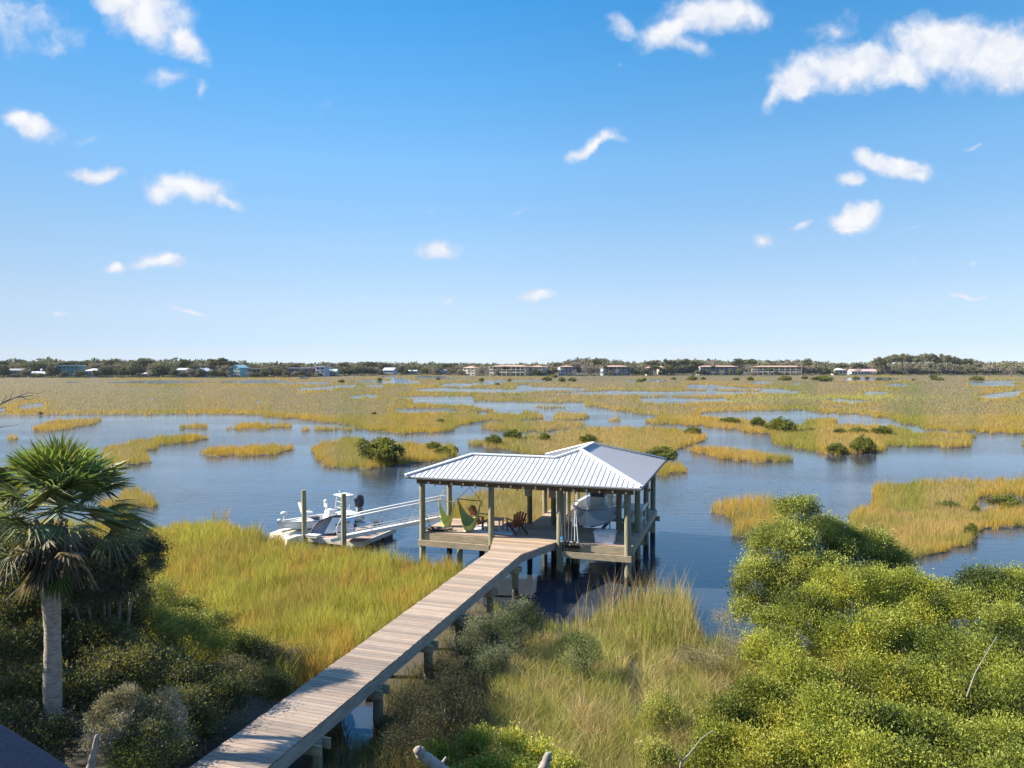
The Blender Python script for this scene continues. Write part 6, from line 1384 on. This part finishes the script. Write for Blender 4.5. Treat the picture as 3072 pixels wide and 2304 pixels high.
HS = [('grey house', house('house', 'house', 'low grey blue house half hidden by trees at the far left', 21, 63, 1106, 1111, 1126, (.30, .34, .38), (.22, .21, .20), 'side', 0, 1, 4, dd=14)),
 ('long white house', house('house', 'house', 'long low white house with a grey roof and a small cupola', 78, 141, 1114, 1121, 1131, WH, (.36, .36, .36), 'side', -.2, 1, 7, cupola=True)),
 ('teal house', house('house', 'house', 'dark teal three storey house with a flat white edged roof', 176, 234, 1095.5, 1098, 1128, (.085, .19, .18), (.50, .54, .52), 'flat', 0, 3, 5, trim=(.25, .42, .40))),
 ('white roofed house', house('house', 'house', 'low house with spreading white roofs among trees', 242, 300, 1106, 1115, 1124, (.50, .47, .42), (.55, .55, .54), 'shed', -.3, 1, 5, dd=10)),
 ('pavilion house', house('house', 'house', 'small house with a beige pyramid roof on white columns', 424, 461, 1112, 1122, 1132, (.30, .30, .30), (.62, .56, .46), 'hip', 0, 1, 3, posts=5, dd=4)),
 ('white storeyed house', house('house', 'house', 'white two storey house with pale blue windows left of the dark gabled house', 528, 556, 1104, 1110, 1128, WH, (.36, .34, .33), 'side', -.1, 2, 4, dd=6)),
 ('dark gabled house', house('house', 'house', 'dark house under a broad white edged gable roof', 582, 620, 1104, 1113, 1128, (.13, .12, .14), (.56, .54, .52), 'gable', -.12, 2, 3, trim=(.5, .48, .45))),
 ('small tan house', house('house', 'house', 'small tan gabled house with a round window left of the aqua house', 642, 667, 1106, 1114, 1129, (.42, .39, .32), (.30, .28, .26), 'gable', -.15, 2, 3)),
 ('aqua house', house('house', 'house', 'tall narrow aqua house with a steep gable', 691, 722, 1094.5, 1103, 1129, (.22, .46, .46), (.26, .40, .40), 'gable', -.3, 3, 3)),
 ('brown house', house('house', 'house', 'low house with a brown flat roof on grey posts', 748, 788, 1104, 1108, 1122, (.24, .21, .20), (.34, .25, .19), 'flat', 0, 1, 4, posts=4, dd=10)),
 ('red house', house('house', 'house', 'brick red house with a long white eave and white windows', 862, 925, 1103, 1105.5, 1124, (.30, .13, .09), (.55, .53, .50), 'flat', -.1, 2, 6, dd=8)),
 ('tall white house', house('house', 'house', 'tall plain white house standing behind a teal grey roof', 946, 974, 1098, 1101, 1122, WH, (.50, .50, .48), 'flat', -.2, 3, 2, dd=16)),
 ('teal roofed house', house('house', 'house', 'low house with a teal grey metal roof beside the tall white house', 972, 1008, 1107, 1114, 1124, (.36, .34, .30), (.34, .43, .44), 'side', 0, 1, 4, dd=8)),
 ('white shed house', house('house', 'house', 'white two storey house alone in the middle of the far shore', 1148, 1180, 1103, 1111, 1122, (.52, .51, .49), (.42, .42, .42), 'side', -.25, 2, 4, dd=4)),
 ('low white house', house('house', 'house', 'low white house right of the lone two storey house', 1218, 1250, 1110, 1113, 1121, WH, (.42, .42, .42), 'side', 0, 1, 5, dd=12)),
 ('mauve house', house('house', 'house', 'small mauve roofed house just left of the cream blocks', 1316, 1343, 1108, 1114, 1121, (.46, .38, .38), (.40, .30, .31), 'gable', -.2, 1, 3, dd=10)),
 ('small cream block', house('apartment_block', 'apartments', 'small cream apartment block with a stepped terracotta roof, leftmost of the blocks', 1388, 1424, 1098, 1104, 1127, CRM, TC, 'hip', -.45, 3, 3)),
 ('long cream block', house('apartment_block', 'apartments', 'long sunlit cream apartment block with terracotta roof', 1468, 1580, 1095.5, 1100, 1128, CRM, TC, 'hip', -.38, 3, 11, posts=9, rail=True, depth=13, dd=8)),
 ('columned block', house('apartment_block', 'apartments', 'white apartment block with tall columns beside the long cream one', 1586, 1630, 1096, 1101, 1128, (.56, .52, .44), TC, 'hip', -.35, 3, 6, posts=6, rail=True, depth=12, dd=8)),
 ('shaded blue block', house('apartment_block', 'apartments', 'shaded blue grey apartment block left of the reddish tree', 1680, 1726, 1096, 1101, 1127, (.36, .38, .44), TC, 'hip', .1, 3, 6, posts=5, rail=True, depth=12, dd=8)),  # blue grey of the shade is put into the wall colour
 ('long shaded block', house('apartment_block', 'apartments', 'long shaded apartment block behind the grey bare trees', 1808, 1890, 1096, 1101, 1127, (.34, .36, .42), TC, 'hip', .08, 3, 10, posts=7, rail=True, depth=12, dd=8)),  # wall colour carries the shade's blue grey
 ('small tiled house', house('house', 'house', 'small tiled house left of the tall palms', 1940, 1962, 1099, 1104, 1124, (.52, .47, .38), TC, 'hip', 0, 2, 3, dd=10)),
 ('tiled tower', house('house', 'house', 'narrow cream building with a pointed tile roof between the palms', 1977, 1995, 1097, 1105, 1124, CRM, TC, 'hip', 0, 2, 2, dd=12)),
 ('wide shaded block', house('apartment_block', 'apartments', 'wide shaded blue grey apartment block right of the tall palms', 2099, 2223, 1096.5, 1101, 1126, (.34, .36, .42), TC, 'hip', .1, 3, 13, posts=10, rail=True, depth=12, dd=8)),  # shade painted into the walls as blue grey
 ('right cream block', house('apartment_block', 'apartments', 'sunlit cream apartment block at the right with white columns', 2262, 2396, 1097, 1101, 1126, CRM, TC, 'hip', -.3, 3, 13, posts=10, rail=True, depth=12, dd=8)),
 ('beige right house', house('house', 'house', 'beige house peeking between trees right of the last cream block', 2507, 2538, 1104, 1110, 1124, (.55, .47, .38), (.50, .42, .36), 'hip', 0, 1, 3, dd=6)),
 ('pink roofed house', house('house', 'house', 'low white house with a pinkish roof left of the tall pines', 2556, 2628, 1107, 1114, 1124, WH, (.42, .28, .25), 'side', -.1, 1, 8, dd=6))]
HX = sorted([(PXv(np.array([h.location.x]), np.array([h.location.y]), 5.0)[0][0], nm, (h.location.y)) for nm, h in HS])
HR = [(21,63),(78,141),(173,236),(240,303),(421,464),(526,558),(578,624),(640,668),(690,723),(746,790),(860,931),(943,1010),(1146,1183),(1216,1252),(1314,1345),(1386,1426),(1466,1584),(1584,1632),(1678,1728),(1806,1892),(1938,1964),(1976,1996),(2097,2226),(2259,2400),(2505,2540),(2553,2631)]

# ------------------------------------------------------------------ far shore: trees
OAKC = [[(0.116, 0.113, 0.067), (0.17, 0.156, 0.099), (0.224, 0.198, 0.13)], [(0.099, 0.113, 0.054), (0.144, 0.148, 0.071), (0.198, 0.189, 0.094)], [(0.17, 0.139, 0.108), (0.233, 0.189, 0.144), (0.278, 0.224, 0.175)], [(0.099, 0.125, 0.04), (0.17, 0.189, 0.054), (0.251, 0.243, 0.071)]]
def proto_tree(kind, seed, cols):
    rr = random.Random(seed); lobes = []; t = thing({'oak': 'oak_tree', 'pine': 'pine_tree', 'palm': 'palm_tree', 'bare': 'bare_tree', 'bush': 'shore_bush'}[kind], None, 'tree'); m_ = MB()
    if kind == 'oak':
        for k in range(15): a_ = k * 2.4; q = math.sqrt(k / 15) * .36; lobes.append((q * math.cos(a_), q * math.sin(a_) * .8, .62 - .8 * q + rr.uniform(-.07, .13), rr.uniform(.13, .19), .16, rr.uniform(.14, .22)))
        dat = leafcloud(lobes, 2600, .07, .055, cols, seed, shell=.5, per=8, spread=.03, low=-.8); m_.tube([(0, 0, 0), (.01, 0, .3), (0, 0, .55)], [.022, .018, .012], 6); branches(m_, (0, 0, .3), lobes, .010, seed, 8)
    elif kind == 'pine':
        for k in range(9): a_ = k * 2.4; q = .05 + .12 * rr.random(); lobes.append((q * math.cos(a_), q * math.sin(a_), .70 + .028 * k + rr.uniform(-.02, .02), .085, .085, .05))
        dat = leafcloud(lobes, 1400, .045, .035, cols, seed, shell=.7, per=8, spread=.02, low=-.9); m_.tube([(0, 0, 0), (.005, 0, .5), (0, 0, .95)], [.011, .009, .004], 6); branches(m_, (0, 0, .65), lobes, .004, seed, 9)
    elif kind == 'palm':
        lobes = [(0, 0, .88, .15, .15, .12)]; dat = leafcloud(lobes, 360, .12, .035, cols, seed, shell=.9, per=6, spread=.02, low=-.7); m_.tube([(0, 0, 0), (.01, 0, .45), (0, 0, .88)], [.019, .016, .016], 6)
    elif kind == 'bare':
        for k in range(10): a_ = k * 2.4; q = math.sqrt(k / 10) * .33; lobes.append((q * math.cos(a_), q * math.sin(a_) * .8, .68 - .4 * q, .15, .15, .17))
        dat = leafcloud(lobes, 900, .05, .022, cols, seed, shell=1.0, per=6, spread=.04, low=-.6, gap=.15); m_.tube([(0, 0, 0), (.01, 0, .25), (0, 0, .5)], [.024, .02, .012], 6); branches(m_, (0, 0, .2), lobes, .012, seed, 10)
    else:
        for k in range(8): a_ = k * 2.4; q = math.sqrt(k / 8) * .38; lobes.append((q * math.cos(a_), q * math.sin(a_) * .7, .5 - .5 * q, .17, .16, .3))
        dat = leafcloud(lobes, 700, .09, .06, cols, seed, shell=.5, per=8, spread=.03, low=-.6); branches(m_, (0, 0, -.05), lobes, .012, seed, 6)
    foliage_obj('crown' if kind != 'bush' else 'foliage', dat, far_m, t); m_.build('trunk' if kind != 'bush' else 'stems', bark_pale if kind in ('palm', 'bare') else bark_m, t)
    t['category'] = {'palm': 'palm', 'bush': 'shrub'}.get(kind, 'tree'); return remember(t)
PT = {}
for k, s, c in (('oak', 71, 0), ('oak', 72, 1), ('oak', 73, 2), ('oak', 76, 0), ('pine', 74, 1), ('pine', 75, 0), ('palm', 77, 1), ('bare', 78, 2), ('bush', 79, 3), ('bush', 80, 1)):
    PT.setdefault(k, []).append([proto_tree(k, s, OAKC[c]), False])
ADJ = {'oak': 'grey green oak', 'pine': 'tall pine', 'palm': 'slim palm', 'bare': 'pale twiggy tree', 'bush': 'low green bush'}
def where(px):
    l = [h for h in HX if h[0] <= px]; r_ = [h for h in HX if h[0] > px]
    if not l: return 'left of the %s' % r_[0][1]
    if not r_: return 'right of the %s' % l[-1][1]
    return 'between %s and %s' % (l[-1][1], r_[0][1])
rt = random.Random(99)
def put_tree(kind, px, dd, h, w, note, zb=-.05):
    d = dist(px) + dd; x = (px - CX) / F * d; prs = PT[kind]; pr_ = prs[rt.randrange(len(prs))]
    wh = where(px); lab = '%s %s %s' % (ADJ[kind], note, wh); grp = '%ss %s %s' % (ADJ[kind], note, wh)
    wbase = {'oak': 1.0, 'pine': .5, 'palm': .4, 'bare': .95, 'bush': 1.0}[kind]; sc_ = (w / wbase, w / wbase, h)
    if not pr_[1]:
        o_ = pr_[0]; pr_[1] = True; o_.location = (x, d, zb); o_.scale = sc_; tag(o_, lab, None, grp)
    else: o_ = dup(pr_[0], (x, d, zb), rt.uniform(-3, 3), sc_, lab, grp)
    return o_
TOPP = [(-400, 1080), (0, 1077), (100, 1074), (150, 1068), (200, 1080), (290, 1076), (400, 1074), (470, 1073), (540, 1074), (600, 1077), (670, 1072), (700, 1080), (780, 1083), (900, 1086), (1000, 1086), (1090, 1083), (1200, 1084), (1350, 1086), (1480, 1087), (1640, 1088), (1700, 1080), (1735, 1069), (1800, 1071), (1850, 1074), (1880, 1082), (1960, 1080), (2010, 1077), (2100, 1076), (2200, 1075), (2300, 1077), (2430, 1074), (2500, 1087), (2600, 1084), (2640, 1070), (2700, 1060), (2760, 1057), (2850, 1061), (2900, 1073), (2960, 1086), (3030, 1080), (3100, 1084), (3500, 1084)]
def topz(px, d): return 9 - (np.interp(px, *zip(*TOPP)) - 1094) * d / F
px = -240.0
while px < 3320:                                   # the row right on the shore, leaving the houses open
    inh = any(a_ - 6 < px < b_ + 6 for a_, b_ in HR)
    if not inh:
        k = 'oak'
        if 1725 < px < 1815 or 1430 < px < 1470 or 2225 < px < 2262: k = 'bare'
        if not (2640 < px < 2900): put_tree(k, px, rt.uniform(3, 12), min(topz(px, dist(px)) * rt.uniform(.66, .9), 12.5), rt.uniform(9.5, 13), 'on the far shore')
    px += rt.uniform(15, 23)
for a_, b_ in HR:                                   # smaller trees standing partly before the houses
    for q in np.arange(a_ - 2, b_ + 4, 24.0):
        if rt.random() < .8: put_tree(rt.choice(('oak', 'bare', 'oak', 'palm') if a_ > 1380 else ('oak', 'oak', 'bare')), q + rt.uniform(-5, 5), rt.uniform(-5, -1), rt.uniform(3.6, 8.0), rt.uniform(4.5, 8.5), 'before the houses')
px = -250.0
while px < 3330:                                   # the taller row behind
    d = dist(px) + 34; h = topz(px, d) * rt.uniform(.88, 1.0)
    if not (2655 < px < 2890): put_tree('oak' if rt.random() < .82 else 'pine', px, 34 + rt.uniform(-8, 14), h, rt.uniform(11, 15.5) if h < 14 else rt.uniform(12, 16), 'in the back row')
    px += rt.uniform(19, 30)
for px in np.arange(2632, 2912, 8.2): put_tree('pine', px + rt.uniform(-3, 3), rt.uniform(6, 40), topz(px, dist(px)) * rt.uniform(.86, 1.0), rt.uniform(6.5, 9), 'in the tall stand')
for px in np.arange(2640, 2900, 22): put_tree('oak', px, rt.uniform(4, 14), rt.uniform(5, 8), rt.uniform(8, 11), 'under the tall pines')
for px in (1995, 2003, 2012, 2022, 2044, 2050, 2058, 2078, 2086, 2094, 1950, 1962, 1970, 1928, 1830, 1816, 2140): put_tree('palm', px, rt.uniform(1, 8), rt.uniform(10, 13.5) if 1990 < px < 2100 else rt.uniform(6, 8.5), rt.uniform(3.2, 4.4), 'standing in front')
px = -250.0
while px < 3330:
    put_tree('bush', px, rt.uniform(-14, -3), rt.uniform(1.3, 2.8), rt.uniform(5, 9), 'along the marsh edge'); px += rt.uniform(32, 60)
# the wood behind everything, one mass
r_ = np.random.default_rng(5); lobes = []
for px in np.arange(-420, 3500, 9.0):
    for row in range(2):
        d = dist(px) + 60 + row * 70 + r_.uniform(-12, 12); pn = .62 if 2640 < px < 2900 else 1.0; tz = (topz(px, d) * r_.uniform(.66, .95) if row == 0 else max(8.5, topz(px, d) * r_.uniform(.68, .9))) * pn; x = (px - CX) / F * d
        lobes.append((x, d, tz * .55, 5.2, 5.2, tz * .45))
V, Fq, C = leafcloud(lobes, 230000, 1.3, 1.0, OAKC[0], 88, shell=.4, per=6, spread=.5, low=-.5)
tag(link('distant_wood', mesh_np('distant_wood', V, Fq, C), far_m), 'grey green wood closing the horizon behind the far houses', 'wood', kind='stuff')
# small boat stranded on the far marsh
fb = G(898, 1137, .1); fbt = thing('rowing_boat', 'small pale covered boat lying on the far marsh before the brick red house', 'boat', tuple(fb), .1)
m_ = MB(); P = hull(m_, 6.0, 2.0, .8, .9, .1, .3); m_.build('hull', cm((.60, .56, .48)), fbt); m_ = MB(); ring_deck(m_, P, .2); floor_(m_, P, .5, 0, 5.5); m_.hexa([(1, -.6, .5), (3, -.5, .5), (3, .5, .5), (1, .6, .5), (1.2, -.5, 1.5), (2.4, -.4, 1.2), (2.4, .4, 1.2), (1.2, .5, 1.5)]); m_.build('cover', cm((.16, .15, .14)), fbt)

# ------------------------------------------------------------------ thin sea air
hz_m = bpy.data.materials.new('thin_haze'); hz_m.use_nodes = True; nt = hz_m.node_tree
for n in list(nt.nodes): nt.nodes.remove(n)
out = nt.nodes.new('ShaderNodeOutputMaterial'); pv = nt.nodes.new('ShaderNodeVolumePrincipled')
pv.inputs['Color'].default_value = (.86, .92, 1.0, 1); pv.inputs['Density'].default_value = .00004; pv.inputs['Anisotropy'].default_value = 0.0
nt.links.new(pv.outputs[0], out.inputs['Volume'])
m_ = MB(); m_.hexa([(-900, -70, -2), (900, -70, -2), (900, 900, -2), (-900, 900, -2), (-900, -70, 26), (900, -70, 26), (900, 900, 26), (-900, 900, 26)])
tag(m_.build('haze', hz_m), 'thin pale sea haze over the far marsh and wood', 'haze', kind='stuff')
SC.cycles.volume_bounces = 0
